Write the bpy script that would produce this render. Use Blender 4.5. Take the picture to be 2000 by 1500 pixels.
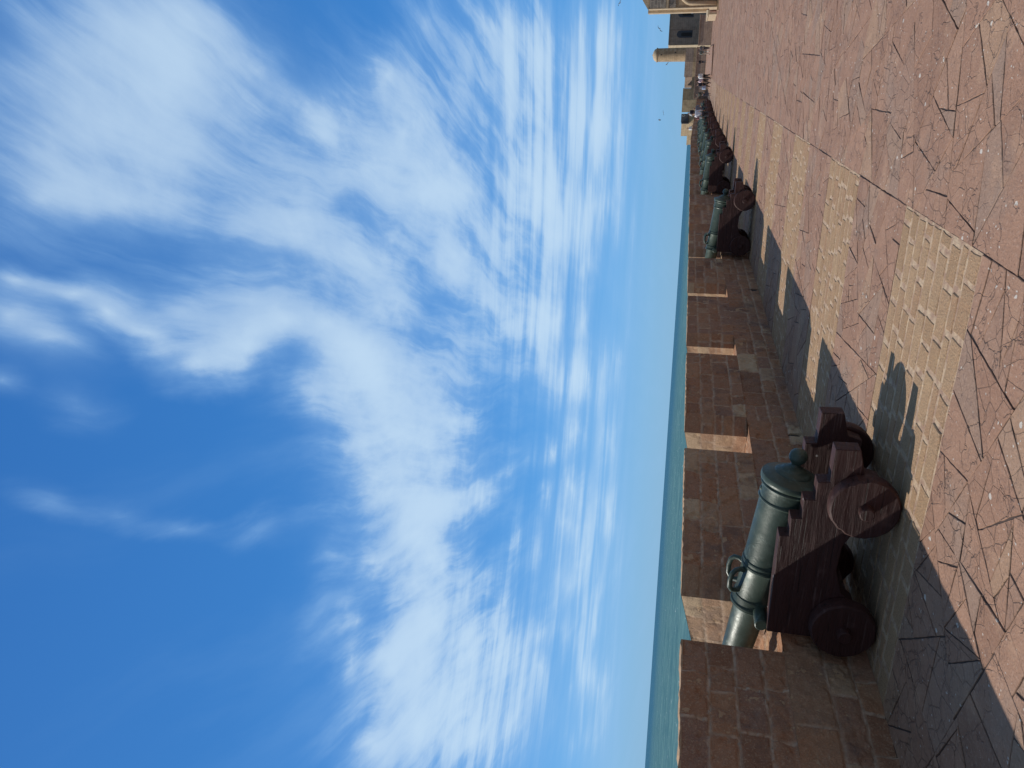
import bpy, bmesh, math, random
import numpy as np
from mathutils import Vector, Matrix, Quaternion

random.seed(7)
RAD = math.radians
scene = bpy.context.scene
COL = scene.collection
for o in list(bpy.data.objects):
    bpy.data.objects.remove(o)

# ------------------------------------------------------------------ helpers
def tag(o, label=None, cat=None, group=None, kind=None):
    if label: o['label'] = label
    if cat: o['category'] = cat
    if group: o['group'] = group
    if kind: o['kind'] = kind
    return o

def empty(name, loc=(0, 0, 0), rz=0.0):
    o = bpy.data.objects.new(name, None)
    COL.objects.link(o)
    o.location = loc
    o.rotation_euler = (0, 0, rz)
    o.empty_display_size = 0.2
    return o

def copy_tree(o, parent=None):
    c = o.copy()
    COL.objects.link(c)
    c.parent = parent
    for ch in list(o.children):
        copy_tree(ch, c)
    return c

def zg(x):
    """height of the terrace: level, then falling gently towards the far end"""
    return 0.0 if x < 55 else -0.011 * (x - 55)

class MB:
    """collects polygons (with per-vertex attributes) and links them as ONE mesh object"""
    def __init__(self):
        self.v = []; self.f = []; self.rnd = []; self.mort = []; self.mi = []
    def add(self, verts, faces, rnd=0.5, mort=0.0, mi=0):
        b = len(self.v)
        self.v.extend([tuple(p) for p in verts])
        self.f.extend([tuple(i + b for i in f) for f in faces])
        n = len(verts)
        self.rnd.extend(list(rnd) if hasattr(rnd, '__len__') else [rnd] * n)
        self.mort.extend(list(mort) if hasattr(mort, '__len__') else [mort] * n)
        self.mi.extend([mi] * len(faces))
    def box(self, x0, x1, y0, y1, z0, z1, **k):
        v = [(x0, y0, z0), (x1, y0, z0), (x1, y1, z0), (x0, y1, z0), (x0, y0, z1), (x1, y0, z1), (x1, y1, z1), (x0, y1, z1)]
        self.add(v, [(0, 3, 2, 1), (4, 5, 6, 7), (0, 1, 5, 4), (1, 2, 6, 5), (2, 3, 7, 6), (3, 0, 4, 7)], **k)
    def prism(self, poly, axis, a0, a1, **k):
        """extrude a polygon of (p, q); axis 'x': (p,q)=(y,z), 'y': (x,z), 'z': (x,y)"""
        n = len(poly)
        def P(p, q, a):
            return {'x': (a, p, q), 'y': (p, a, q), 'z': (p, q, a)}[axis]
        v = [P(p, q, a0) for p, q in poly] + [P(p, q, a1) for p, q in poly]
        f = [tuple(range(n))[::-1], tuple(range(n, 2 * n))]
        f += [(i, (i + 1) % n, n + (i + 1) % n, n + i) for i in range(n)]
        self.add(v, f, **k)
    def tube(self, pts, r, seg=10, caps=True, closed=False, **k):
        pts = [Vector(p) for p in pts]
        n = len(pts)
        rs = list(r) if hasattr(r, '__len__') else [r] * n
        up = None; V = []
        for i, p in enumerate(pts):
            if closed:
                t = (pts[(i + 1) % n] - pts[i - 1]).normalized()
            else:
                t = (pts[min(i + 1, n - 1)] - pts[max(i - 1, 0)]).normalized()
            if up is None:
                up = t.orthogonal().normalized()
            up = (up - t * up.dot(t)).normalized()
            w = t.cross(up)
            for j in range(seg):
                a = 2 * math.pi * j / seg
                V.append(p + (up * math.cos(a) + w * math.sin(a)) * rs[i])
        F = []
        for i in range(n if closed else n - 1):
            for j in range(seg):
                a = i * seg + j; b = i * seg + (j + 1) % seg
                c = ((i + 1) % n) * seg + (j + 1) % seg; d = ((i + 1) % n) * seg + j
                F.append((a, b, c, d))
        if caps and not closed:
            F.append(tuple(range(seg))[::-1]); F.append(tuple(range((n - 1) * seg, n * seg)))
        self.add(V, F, **k)
    def lathe(self, prof, O, D, seg=48, ref=(1, 0, 0), **k):
        """profile of (s, r) turned about the axis O + s*D"""
        O = Vector(O); D = Vector(D).normalized(); u = Vector(ref); u = (u - D * u.dot(D)).normalized(); w = D.cross(u)
        V = []; F = []
        for s, r in prof:
            for j in range(seg):
                a = 2 * math.pi * j / seg
                V.append(O + D * s + (u * math.cos(a) + w * math.sin(a)) * max(r, 1e-4))
        for i in range(len(prof) - 1):
            for j in range(seg):
                a = i * seg + j; b = i * seg + (j + 1) % seg
                F.append((a, b, b + seg, a + seg))
        self.add(V, F, **k)
    def build(self, name, mat, parent=None, smooth=False, angle=None, bevel=None):
        me = bpy.data.meshes.new(name)
        me.from_pydata(self.v, [], self.f)
        for m in (mat if isinstance(mat, (list, tuple)) else [mat]):
            me.materials.append(m)
        a = me.attributes.new('rnd', 'FLOAT', 'POINT'); a.data.foreach_set('value', np.array(self.rnd, dtype=np.float32))
        a = me.attributes.new('mort', 'FLOAT', 'POINT'); a.data.foreach_set('value', np.array(self.mort, dtype=np.float32))
        if any(self.mi):
            me.polygons.foreach_set('material_index', self.mi)
        me.update(calc_edges=True)
        bm = bmesh.new(); bm.from_mesh(me)
        if bevel:
            bmesh.ops.remove_doubles(bm, verts=bm.verts, dist=1e-5)
            es = [e for e in bm.edges if len(e.link_faces) == 2 and e.calc_face_angle(0) > RAD(35)]
            bmesh.ops.bevel(bm, geom=es, offset=bevel, segments=2, affect='EDGES', profile=0.6)
        if not self.keep_normals:
            bmesh.ops.recalc_face_normals(bm, faces=bm.faces)
        bm.to_mesh(me); bm.free()
        if smooth:
            me.polygons.foreach_set('use_smooth', [True] * len(me.polygons))
            if angle is not None:
                me.set_sharp_from_angle(angle=RAD(angle))
        o = bpy.data.objects.new(name, me)
        COL.objects.link(o)
        o.parent = parent
        return o
    keep_normals = False

# ---- numpy value noise
def _h(ix, iy, seed):
    n = (ix.astype(np.int64) * 374761393 + iy.astype(np.int64) * 668265263 + seed * 982451653) & 0x7fffffff
    n = ((n ^ (n >> 13)) * 1274126177) & 0x7fffffff
    return ((n ^ (n >> 16)) & 0xffff) / 65535.0
def vn(x, y, seed=0):
    ix = np.floor(x); iy = np.floor(y); fx = x - ix; fy = y - iy
    fx = fx * fx * (3 - 2 * fx); fy = fy * fy * (3 - 2 * fy)
    a = _h(ix, iy, seed); b = _h(ix + 1, iy, seed); c = _h(ix, iy + 1, seed); d = _h(ix + 1, iy + 1, seed)
    return (a * (1 - fx) + b * fx) * (1 - fy) + (c * (1 - fx) + d * fx) * fy
def fbm(x, y, seed=0, oct=4):
    s = 0; a = .5; t = 0
    for i in range(oct):
        s = s + a * vn(x, y, seed + i * 17); t += a; a *= .5; x = x * 2.03; y = y * 2.03
    return s / t
def sst(a, b, x):
    t = np.clip((x - a) / (b - a), 0, 1); return t * t * (3 - 2 * t)

# ------------------------------------------------------------------ node materials
class NT:
    def __init__(self, name):
        self.m = bpy.data.materials.new(name); self.m.use_nodes = True
        self.t = self.m.node_tree; self.n = self.t.nodes
        self.b = self.n['Principled BSDF']
    def node(self, kind, **inp):
        nd = self.n.new(kind)
        for k, v in inp.items():
            if k.startswith('_'): setattr(nd, k[1:], v)
            else: self.set(nd.inputs[k.replace('__', ' ')] if not k[1:].isdigit() else nd.inputs[int(k[1:])], v)
        return nd
    def set(self, sock, v):
        if isinstance(v, bpy.types.NodeSocket): self.t.links.new(v, sock)
        else: sock.default_value = v
    def coord(self, scale=(1, 1, 1), rot=(0, 0, 0), loc=(0, 0, 0), out='Object'):
        tc = self.node('ShaderNodeTexCoord')
        mp = self.node('ShaderNodeMapping'); self.set(mp.inputs['Vector'], tc.outputs[out])
        mp.inputs['Scale'].default_value = scale; mp.inputs['Rotation'].default_value = rot; mp.inputs['Location'].default_value = loc
        return mp.outputs[0]
    def noise(self, vec, scale, detail=4, rough=.55, dist=0.0):
        nd = self.node('ShaderNodeTexNoise'); self.set(nd.inputs['Vector'], vec)
        nd.inputs['Scale'].default_value = scale; nd.inputs['Detail'].default_value = detail
        nd.inputs['Roughness'].default_value = rough; nd.inputs['Distortion'].default_value = dist
        return nd.outputs['Fac']
    def voro(self, vec, scale, feature='F1', rnd=1.0, out='Distance'):
        nd = self.node('ShaderNodeTexVoronoi', _feature=feature); self.set(nd.inputs['Vector'], vec)
        nd.inputs['Scale'].default_value = scale; nd.inputs['Randomness'].default_value = rnd
        return nd.outputs[out]
    def mr(self, v, a, b, c=0.0, d=1.0, smooth=True):
        nd = self.node('ShaderNodeMapRange', _interpolation_type='SMOOTHSTEP' if smooth else 'LINEAR')
        self.set(nd.inputs[0], v)
        for i, x in enumerate((a, b, c, d)): nd.inputs[i + 1].default_value = x
        return nd.outputs[0]
    def ramp(self, v, stops):
        nd = self.node('ShaderNodeValToRGB'); self.set(nd.inputs[0], v)
        e = nd.color_ramp.elements
        while len(e) < len(stops): e.new(0.5)
        for i, (p, c) in enumerate(stops):
            e[i].position = p; e[i].color = (*c, 1)
        return nd.outputs[0]
    def mix(self, fac, a, b, mode='MIX'):
        nd = self.node('ShaderNodeMix', _data_type='RGBA', _blend_type=mode)
        self.set(nd.inputs[0], fac)
        for s, v in ((nd.inputs[6], a), (nd.inputs[7], b)):
            if isinstance(v, tuple): v = (*v, 1) if len(v) == 3 else v
            self.set(s, v)
        return nd.outputs[2]
    def math(self, op, a, b=None, c=None, clamp=False):
        nd = self.node('ShaderNodeMath', _operation=op, _use_clamp=clamp)
        for i, v in enumerate((a, b, c)):
            if v is not None: self.set(nd.inputs[i], v)
        return nd.outputs[0]
    def attr(self, name):
        return self.node('ShaderNodeAttribute', _attribute_name=name).outputs['Fac']
    def bump(self, h, strength, dist, prev=None):
        nd = self.node('ShaderNodeBump'); self.set(nd.inputs['Height'], h)
        nd.inputs['Strength'].default_value = strength; nd.inputs['Distance'].default_value = dist
        if prev is not None: self.set(nd.inputs['Normal'], prev)
        return nd.outputs[0]
    def out(self, color=None, rough=None, normal=None, metal=None, spec=None):
        if color is not None: self.set(self.b.inputs['Base Color'], (*color, 1) if isinstance(color, tuple) else color)
        if rough is not None: self.set(self.b.inputs['Roughness'], rough)
        if normal is not None: self.set(self.b.inputs['Normal'], normal)
        if metal is not None: self.set(self.b.inputs['Metallic'], metal)
        if spec is not None: self.set(self.b.inputs['Specular IOR Level'], spec)
        return self.m

M = {}
def mat_wall(name, warm=1.0):
    k = NT(name); co = k.coord()
    rnd = k.attr('rnd'); mort = k.attr('mort')
    base = k.ramp(rnd, [(0.0, (.27, .136, .080)), (.22, (.39, .195, .108)), (.42, (.31, .172, .115)), (.6, (.42, .222, .122)), (.8, (.34, .163, .090)), (.93, (.39, .237, .145)), (1.0, (.56, .41, .26))])
    n1 = k.noise(co, 2.3, 5, .6)
    n2 = k.noise(co, 14, 6, .65)
    n3 = k.noise(co, 60, 4, .6)
    c = k.mix(k.mr(n1, .42, .72, 0, .40), base, (.31, .205, .135))
    c = k.mix(k.mr(n2, .35, .75, 0, .4), c, k.mix(1.0, c, (.55, .52, .5), 'MULTIPLY'))
    c = k.mix(k.mr(n3, .52, .66, 0, .32), c, (.60, .42, .27))
    c = k.mix(k.mr(k.noise(co, 110, 3, .6), .55, .68, 0, .5), c, (.13, .085, .06))
    # dark weathering, flaked pale patches with hard edges
    co2 = k.coord(loc=(3.1, 1.7, 9.2))
    d1 = k.noise(co2, 1.6, 5, .7)
    c = k.mix(k.mr(d1, .52, .66, 0, .62), c, (.16, .105, .085))
    fl = k.math('ADD', k.noise(co2, 5.2, 7, .62), k.math('MULTIPLY', rnd, .06))
    flake = k.mr(fl, .655, .67)
    c = k.mix(k.math('MULTIPLY', flake, .7), c, (.52, .34, .20))
    mo = k.mix(k.mr(n2, .3, .7), (.36, .245, .17), (.54, .39, .28))
    mb = k.math('MULTIPLY', mort, k.mr(k.noise(co2, 3.5, 4, .6), .3, .5, .35, 1.0))
    c = k.mix(mb, c, mo)
    pits = k.mr(k.voro(co, 55), .0, .22, 1, 0)
    pmask = k.math('MULTIPLY', pits, k.mr(k.noise(co2, 3, 3), .5, .62))
    c = k.mix(k.math('MULTIPLY', pmask, .55), c, (.12, .085, .065))
    h = k.math('ADD', k.math('MULTIPLY', n2, .8), k.math('MULTIPLY', n3, .35))
    h = k.math('SUBTRACT', h, k.math('MULTIPLY', pmask, .5))
    h = k.math('SUBTRACT', h, k.math('MULTIPLY', flake, .25))
    k.set(k.b.inputs['Base Color'], c)
    return k.out(rough=.92, normal=k.bump(h, .75, .02), spec=.2)
M['wall'] = mat_wall('sandstone_masonry')

def mat_flag():
    k = NT('red_flagstone'); co = k.coord()
    rnd = k.attr('rnd'); mort = k.attr('mort')
    base = k.ramp(rnd, [(0, (.305, .17, .112)), (.2, (.365, .208, .138)), (.4, (.335, .188, .124)), (.55, (.385, .225, .15)), (.72, (.35, .196, .13)), (.88, (.325, .21, .152)), (1, (.40, .245, .157))])
    n1 = k.noise(co, 1.1, 5, .6); n2 = k.noise(co, 6, 6, .62, .4); n3 = k.noise(co, 45, 5, .6)
    c = k.mix(k.mr(n1, .53, .68, 0, .5), base, (.31, .22, .17))
    co3 = k.coord(loc=(7, 3, 1))
    c = k.mix(k.mr(k.noise(co3, 1.9, 5, .6), .57, .68, 0, .55), c, (.47, .29, .19))
    c = k.mix(k.mr(n2, .3, .75, 0, .35), c, k.mix(1.0, c, (.66, .62, .62), 'MULTIPLY'))
    c = k.mix(k.mr(n3, .5, .7, 0, .25), c, (.58, .42, .34))
    n4 = k.noise(k.coord(scale=(1, 1.7, 1)), 85, 5, .7)
    spk = k.mr(n4, .60, .68)
    c = k.mix(k.math('MULTIPLY', spk, k.mr(n2, .35, .6, .15, .7)), c, (.16, .10, .085))
    # flaking layers: thin dark lips, broken up
    wv = k.node('ShaderNodeVectorMath', _operation='ADD')
    k.set(wv.inputs[0], co)
    nz = k.node('ShaderNodeTexNoise'); k.set(nz.inputs['Vector'], co); nz.inputs['Scale'].default_value = 5; nz.inputs['Detail'].default_value = 5
    sc = k.node('ShaderNodeVectorMath', _operation='SCALE'); k.set(sc.inputs[0], nz.outputs['Color']); sc.inputs['Scale'].default_value = .38
    k.set(wv.inputs[1], sc.outputs[0])
    e = k.voro(wv.outputs[0], 3.1, 'DISTANCE_TO_EDGE')
    lip = k.mr(e, .0, .022, 1, 0)
    lip = k.math('MULTIPLY', lip, k.mr(k.noise(co3, 2.6, 3, .5), .48, .54))
    e2 = k.voro(wv.outputs[0], 8.5, 'DISTANCE_TO_EDGE')
    lip2 = k.math('MULTIPLY', k.mr(e2, .0, .05, 1, 0), k.mr(k.noise(co, 3.7, 3, .5), .50, .55))
    c = k.mix(k.math('MULTIPLY', lip, .42), c, (.10, .065, .055))
    c = k.mix(k.math('MULTIPLY', lip2, .4), c, (.14, .09, .075))
    # older, finer breaks across the slabs: straight hairlines, partly filled
    wv2 = k.node('ShaderNodeVectorMath', _operation='ADD'); k.set(wv2.inputs[0], k.coord(scale=(1, 1.35, 1), rot=(0, 0, .5)))
    sc2 = k.node('ShaderNodeVectorMath', _operation='SCALE'); k.set(sc2.inputs[0], nz.outputs['Color']); sc2.inputs['Scale'].default_value = .07
    k.set(wv2.inputs[1], sc2.outputs[0])
    e3 = k.voro(wv2.outputs[0], 4.6, 'DISTANCE_TO_EDGE')
    hair = k.math('MULTIPLY', k.mr(e3, .006, .020, 1, 0), k.mr(k.noise(co3, 1.7, 4, .6), .44, .54, .1, 1))
    c = k.mix(k.math('MULTIPLY', hair, .34), c, (.13, .085, .07))
    vcol = k.voro(wv2.outputs[0], 4.6, out='Color'); spv = k.node('ShaderNodeSeparateColor'); k.set(spv.inputs[0], vcol)
    c = k.mix(k.mr(spv.outputs[0], .0, 1.0, 0, .20, False), c, k.mix(1.0, c, (.68, .66, .66), 'MULTIPLY'))
    step = k.noise(wv.outputs[0], 2.6, 2, .3)
    terr = k.math('SNAP', step, .07)
    # bird droppings: small white splashes
    cod = k.coord(scale=(1, 1.35, 1))
    nw = k.node('ShaderNodeVectorMath', _operation='ADD'); k.set(nw.inputs[0], cod)
    s2 = k.node('ShaderNodeVectorMath', _operation='SCALE')
    nz2 = k.node('ShaderNodeTexNoise'); k.set(nz2.inputs['Vector'], co); nz2.inputs['Scale'].default_value = 30
    k.set(s2.inputs[0], nz2.outputs['Color']); s2.inputs['Scale'].default_value = .035; k.set(nw.inputs[1], s2.outputs[0])
    vd = k.voro(nw.outputs[0], 7.5); vc = k.voro(nw.outputs[0], 7.5, out='Color')
    sp = k.node('ShaderNodeSeparateColor'); k.set(sp.inputs[0], vc)
    thr = k.math('MULTIPLY', k.mr(sp.outputs[0], .55, 1.0, 0, 1), .15)
    drop = k.math('LESS_THAN', vd, thr)
    vd2 = k.voro(nw.outputs[0], 26); vc2 = k.voro(nw.outputs[0], 26, out='Color')
    sp2 = k.node('ShaderNodeSeparateColor'); k.set(sp2.inputs[0], vc2)
    drop2 = k.math('LESS_THAN', vd2, k.math('MULTIPLY', k.mr(sp2.outputs[0], .72, 1.0, 0, 1), .22))
    dr = k.math('MAXIMUM', drop, drop2)
    c = k.mix(k.math('MULTIPLY', dr, .7), c, (.66, .63, .57))
    c = k.mix(mort, c, (.13, .088, .07))
    h = k.math('ADD', k.math('MULTIPLY', n2, .6), k.math('MULTIPLY', n3, .35))
    h = k.math('SUBTRACT', h, k.math('MULTIPLY', spk, .25))
    h = k.math('ADD', h, k.math('MULTIPLY', terr, 3.0))
    h = k.math('SUBTRACT', h, k.math('MULTIPLY', lip, .4))
    h = k.math('SUBTRACT', h, k.math('MULTIPLY', hair, .5))
    k.set(k.b.inputs['Base Color'], c)
    return k.out(rough=.82, normal=k.bump(h, .95, .016), spec=.3)
M['flag'] = mat_flag()

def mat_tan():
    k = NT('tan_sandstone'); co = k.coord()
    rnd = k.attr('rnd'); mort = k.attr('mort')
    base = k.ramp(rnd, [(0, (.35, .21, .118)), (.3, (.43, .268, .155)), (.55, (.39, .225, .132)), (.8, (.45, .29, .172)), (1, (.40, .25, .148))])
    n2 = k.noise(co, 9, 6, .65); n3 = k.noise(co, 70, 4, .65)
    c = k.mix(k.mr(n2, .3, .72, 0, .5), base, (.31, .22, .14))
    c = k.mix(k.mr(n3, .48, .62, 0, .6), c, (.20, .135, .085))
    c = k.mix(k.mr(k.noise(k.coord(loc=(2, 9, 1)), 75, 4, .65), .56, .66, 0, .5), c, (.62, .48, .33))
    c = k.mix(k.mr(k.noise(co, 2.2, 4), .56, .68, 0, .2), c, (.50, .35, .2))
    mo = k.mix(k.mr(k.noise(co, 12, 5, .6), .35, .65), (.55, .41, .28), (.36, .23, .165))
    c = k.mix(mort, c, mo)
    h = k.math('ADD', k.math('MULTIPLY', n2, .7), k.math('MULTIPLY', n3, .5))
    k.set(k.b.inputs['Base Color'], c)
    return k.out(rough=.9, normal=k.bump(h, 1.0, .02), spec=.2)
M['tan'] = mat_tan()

def mat_simple(name, col, rough=.8, var=.25, scale=8, bump=.3, dist=.01, spec=.4, dark=(.5, .5, .5), stretch=(1, 1, 1)):
    k = NT(name); co = k.coord(scale=stretch)
    n = k.noise(co, scale, 5, .6); n2 = k.noise(co, scale * 6, 4, .6)
    c = k.mix(k.mr(n, .35, .7, 0, var * 2), col, tuple(a * b for a, b in zip(col, dark)))
    k.set(k.b.inputs['Base Color'], c)
    return k.out(rough=rough, normal=k.bump(k.math('ADD', n, k.math('MULTIPLY', n2, .4)), bump, dist), spec=spec)
M['joint'] = mat_simple('joint_dirt', (.085, .058, .048), .95)
M['dark'] = mat_simple('dark_opening', (.03, .028, .028), .9)

def mat_bronze():
    k = NT('green_bronze'); co = k.coord()
    n1 = k.noise(co, 3.5, 6, .65); n2 = k.noise(co, 28, 6, .7); n3 = k.noise(k.coord(loc=(4, 4, 4)), 9, 6, .7, .6)
    c = k.ramp(n1, [(.3, (.030, .045, .035)), (.5, (.050, .072, .056)), (.7, (.072, .097, .077))])
    c = k.mix(k.mr(n3, .54, .66, 0, .65), c, (.105, .155, .135))
    st = k.noise(k.coord(scale=(9, 1.2, 1.4)), 3.0, 6, .7, .4)
    c = k.mix(k.mr(st, .56, .68, 0, .5), c, (.030, .038, .036))
    pt = k.mr(k.voro(k.coord(), 34), .0, .16, 1, 0)
    c = k.mix(k.math('MULTIPLY', pt, k.mr(n1, .45, .6, 0, .5)), c, (.02, .025, .024))
    c = k.mix(k.mr(n2, .62, .72, 0, .35), c, (.16, .21, .20))
    k.set(k.b.inputs['Base Color'], c)
    r = k.mr(n3, .3, .75, .33, .55)
    h = k.math('ADD', k.math('MULTIPLY', n2, .6), n3)
    return k.out(rough=r, normal=k.bump(h, .38, .006), metal=.08, spec=.4)
M['bronze'] = mat_bronze()

def mat_wood(name='red_brown_timber'):
    k = NT(name); co = k.coord(scale=(6, 1, 9)); c0 = k.coord()
    g = k.noise(co, 2.2, 8, .7, .5)
    g2 = k.noise(k.coord(scale=(14, .55, 34)), 1.6, 5, .6)
    n = k.noise(c0, 5, 5, .6)
    c = k.ramp(g, [(.25, (.034, .012, .0105)), (.55, (.052, .019, .0165)), (.8, (.068, .027, .023))])
    crack = k.mr(g2, .33, .38, 1, 0)
    c = k.mix(k.math('MULTIPLY', crack, .8), c, (.018, .010, .010))
    c = k.mix(k.mr(n, .58, .72, 0, .35), c, (.16, .085, .072))
    worn = k.math('MULTIPLY', k.mr(g2, .60, .64), k.mr(n, .40, .55))
    c = k.mix(k.math('MULTIPLY', worn, .2), c, (.30, .21, .19))
    vd = k.voro(c0, 11); vc = k.voro(c0, 11, out='Color')
    sp = k.node('ShaderNodeSeparateColor'); k.set(sp.inputs[0], vc)
    dr = k.math('LESS_THAN', vd, k.math('MULTIPLY', k.mr(sp.outputs[0], .8, 1, 0, 1), .13))
    c = k.mix(k.math('MULTIPLY', dr, .7), c, (.55, .5, .47))
    k.set(k.b.inputs['Base Color'], c)
    h = k.math('SUBTRACT', k.math('MULTIPLY', g, .8), k.math('MULTIPLY', crack, 1.0))
    return k.out(rough=.62, normal=k.bump(h, .9, .02), spec=.35)
M['wood'] = mat_wood()

def mat_farstone(name, c1, c2, mortar, scale=1.0, bw=.7, bh=.32, dark=.5):
    k = NT(name)
    tc = k.node('ShaderNodeTexCoord'); s = k.node('ShaderNodeSeparateXYZ'); k.set(s.inputs[0], tc.outputs['Object'])
    cb = k.node('ShaderNodeCombineXYZ'); k.set(cb.inputs[0], k.math('ADD', s.outputs[0], s.outputs[1])); k.set(cb.inputs[1], s.outputs[2])
    br = k.node('ShaderNodeTexBrick'); k.set(br.inputs['Vector'], cb.outputs[0])
    br.inputs['Color1'].default_value = (*c1, 1); br.inputs['Color2'].default_value = (*c2, 1); br.inputs['Mortar'].default_value = (*mortar, 1)
    br.inputs['Scale'].default_value = scale; br.inputs['Brick Width'].default_value = bw; br.inputs['Row Height'].default_value = bh
    br.inputs['Mortar Size'].default_value = .025; br.inputs['Mortar Smooth'].default_value = .3; br.inputs['Bias'].default_value = -.1
    co = k.coord(); n = k.noise(co, 1.3, 6, .65); n2 = k.noise(co, 6, 5, .7)
    c = k.mix(k.mr(n, .4, .7, 0, .6), br.outputs['Color'], k.mix(1.0, br.outputs['Color'], (dark, dark, dark), 'MULTIPLY'))
    c = k.mix(k.mr(n2, .58, .70, 0, .5), c, k.mix(1.0, c, (.45, .42, .4), 'MULTIPLY'))
    k.set(k.b.inputs['Base Color'], c)
    return k.out(rough=.95, normal=k.bump(k.math('ADD', n2, br.outputs['Fac']), .6, .05), spec=.15)
M['far_tan'] = mat_farstone('weathered_tan_stone', (.44, .32, .20), (.37, .26, .165), (.48, .37, .25))
M['far_brown'] = mat_farstone('brown_grey_stone', (.38, .285, .22), (.32, .24, .195), (.43, .33, .265))
M['far_grey'] = mat_farstone('grey_eroded_stone', (.30, .26, .22), (.24, .21, .18), (.46, .40, .33), 1.0, .6, .3)
M['far_pale'] = mat_farstone('pale_dressed_stone', (.52, .41, .28), (.47, .36, .24), (.50, .40, .28), 1, .9, .45, .75)

# sky tuning
def S2L(r, g, b):
    f = lambda c: (c / 255 / 12.92) if c / 255 <= .04045 else ((c / 255 + .055) / 1.055) ** 2.4
    return (f(r), f(g), f(b))
def X10(r, g, b, s=10):
    return tuple(v * s for v in S2L(r, g, b))
CK = 1.34
STREAK = 24
GRLO, GRHI = .46, 1.30
SKYBLEND = .93
SKYRAMP = [(0.0, S2L(136, 184, 220)), (.03, S2L(128, 183, 227)), (.075, S2L(104, 174, 234)), (.15, S2L(82, 158, 228)), (.28, S2L(66, 140, 216)), (.46, S2L(54, 126, 202)), (.75, S2L(48, 114, 190)), (1.0, S2L(42, 102, 178))]
CLOUD_THIN = X10(152, 195, 238)
CLOUD_THICK = X10(198, 224, 246)

# ------------------------------------------------------------------ the parapet wall
WY, WH, SILL, WB = 4.41, 1.47, 0.66, 5.60          # inner face, height, sill height, outer face
GW = 1.08                                            # width of an embrasure at the inner face
gaps = [2.0] + [5.79 + 3.55 * i for i in range(8)] + [33.7, 36.6, 39.2, 41.7, 44.2, 46.6, 49.4, 52.4, 55.3, 58.3, 61.4, 64.5, 67.8, 71.2, 74.6, 78.2, 82, 86, 90, 94, 98, 102, 106, 110]
WALL_END = 128.0

def masonry(mb, O, U, V, N, w, h, res, zb, seed, lmin=.34, lmax=.78, hole=None, mw=.008, rel=1.0):
    """a dressed-stone face: blocks with worn edges standing proud of the mortar"""
    O, U, V, N = (np.array(a, float) for a in (O, U, V, N))
    na = max(2, int(math.ceil(w / res)) + 1); nb = max(2, int(math.ceil(h / res)) + 1)
    A, B = np.meshgrid(np.linspace(0, w, na), np.linspace(0, h, nb))
    a = A.ravel(); b = B.ravel()
    oa = O @ U * 1.0 + seed * 3.1
    wa = a + .030 * (fbm((a + oa) * 3.1, b * 3.1, seed, 3) - .5) + .016 * (fbm((a + oa) * 17, b * 17, seed + 3, 3) - .5)
    wb = b + .026 * (fbm((a + oa) * 2.3, b * 3.3, seed + 7, 3) - .5) + .014 * (fbm((a + oa) * 15, b * 15, seed + 9, 3) - .5)
    zb = np.array(zb); rng = random.Random(seed)
    ci = np.clip(np.searchsorted(zb, wb) - 1, 0, len(zb) - 2)
    rnd = np.zeros_like(a); d = np.full_like(a, 9.0)
    for c in range(len(zb) - 1):
        xs = [-rng.uniform(.05, .4)]
        while xs[-1] < w + .3:
            xs.append(xs[-1] + rng.uniform(lmin, lmax) * (1.25 if zb[c + 1] - zb[c] > .22 else .85))
        xs = np.array(xs)
        xs[np.abs(xs) < .12] = -.2
        xs[np.abs(xs - w) < .12] = w + .25
        sel = ci == c
        x = wa[sel]; z = wb[sel]
        bi = np.clip(np.searchsorted(xs, x) - 1, 0, len(xs) - 2)
        rs = np.array([rng.random() for _ in xs]); split = np.array([rng.random() < .10 and zb[c + 1] - zb[c] > .19 for _ in xs]); sp = np.array([rng.uniform(.38, .62) for _ in xs])
        dx = np.minimum(x - xs[bi], xs[bi + 1] - x)
        z0 = zb[c] if c > 0 else -1.0; z1 = zb[c + 1] if c < len(zb) - 2 else 99.
        dz = np.minimum(z - z0, z1 - z)
        zs = zb[c] + (zb[c + 1] - zb[c]) * sp[bi]
        dz = np.where(split[bi], np.minimum(dz, np.abs(z - zs)), dz)
        rr = np.where(split[bi] & (z > zs), (rs[bi] * 7.3) % 1.0, rs[bi])
        rnd[sel] = rr; d[sel] = np.minimum(dx, dz)
    mwv = mw * (.55 + 1.1 * fbm((a + oa) * 5, b * 5, seed + 21, 3))
    mort = 1 - sst(mwv * .7, mwv * 1.5 + .003, d)
    rough = fbm((a + oa) * 9, b * 9, seed + 31, 4) - .5
    hgt = -.009 * mort - .007 * (1 - sst(0, .04, d)) ** 2 + (rnd - .5) * .016 + rough * .026 - .018 * sst(.60, .72, fbm((a + oa) * 6, b * 6, seed + 51, 4))
    hgt += .020 * mort * (fbm((a + oa) * 8, b * 8, seed + 41, 3) > .56)
    hgt = hgt * rel
    if hole is not None:
        for hx, hz0, hz1, hw in hole:
            zc = np.clip(b, hz0 + hw, hz1 - hw)
            dd = np.hypot(a - hx, b - zc)
            hgt = np.where(dd < hw, -.16, hgt); mort = np.where(dd < hw, 0, mort)
    # keep the rim of the face in place so that neighbouring faces meet
    rim = np.minimum(np.minimum(a, w - a), np.minimum(b, h - b))
    hgt = hgt * sst(-.001, .02, rim) if hole is None else hgt * sst(-.001, .02, np.minimum(a, w - a))
    P = O[None, :] + a[:, None] * U + b[:, None] * V + hgt[:, None] * N
    i = np.arange(na - 1)[None, :] + (np.arange(nb - 1) * na)[:, None]
    F = np.stack([i, i + 1, i + na + 1, i + na], -1).reshape(-1, 4)
    if np.dot(np.cross(U, V), N) < 0: F = F[:, ::-1]
    mb.add(P.tolist(), F.tolist(), rnd=rnd.tolist(), mort=mort.tolist())

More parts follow.
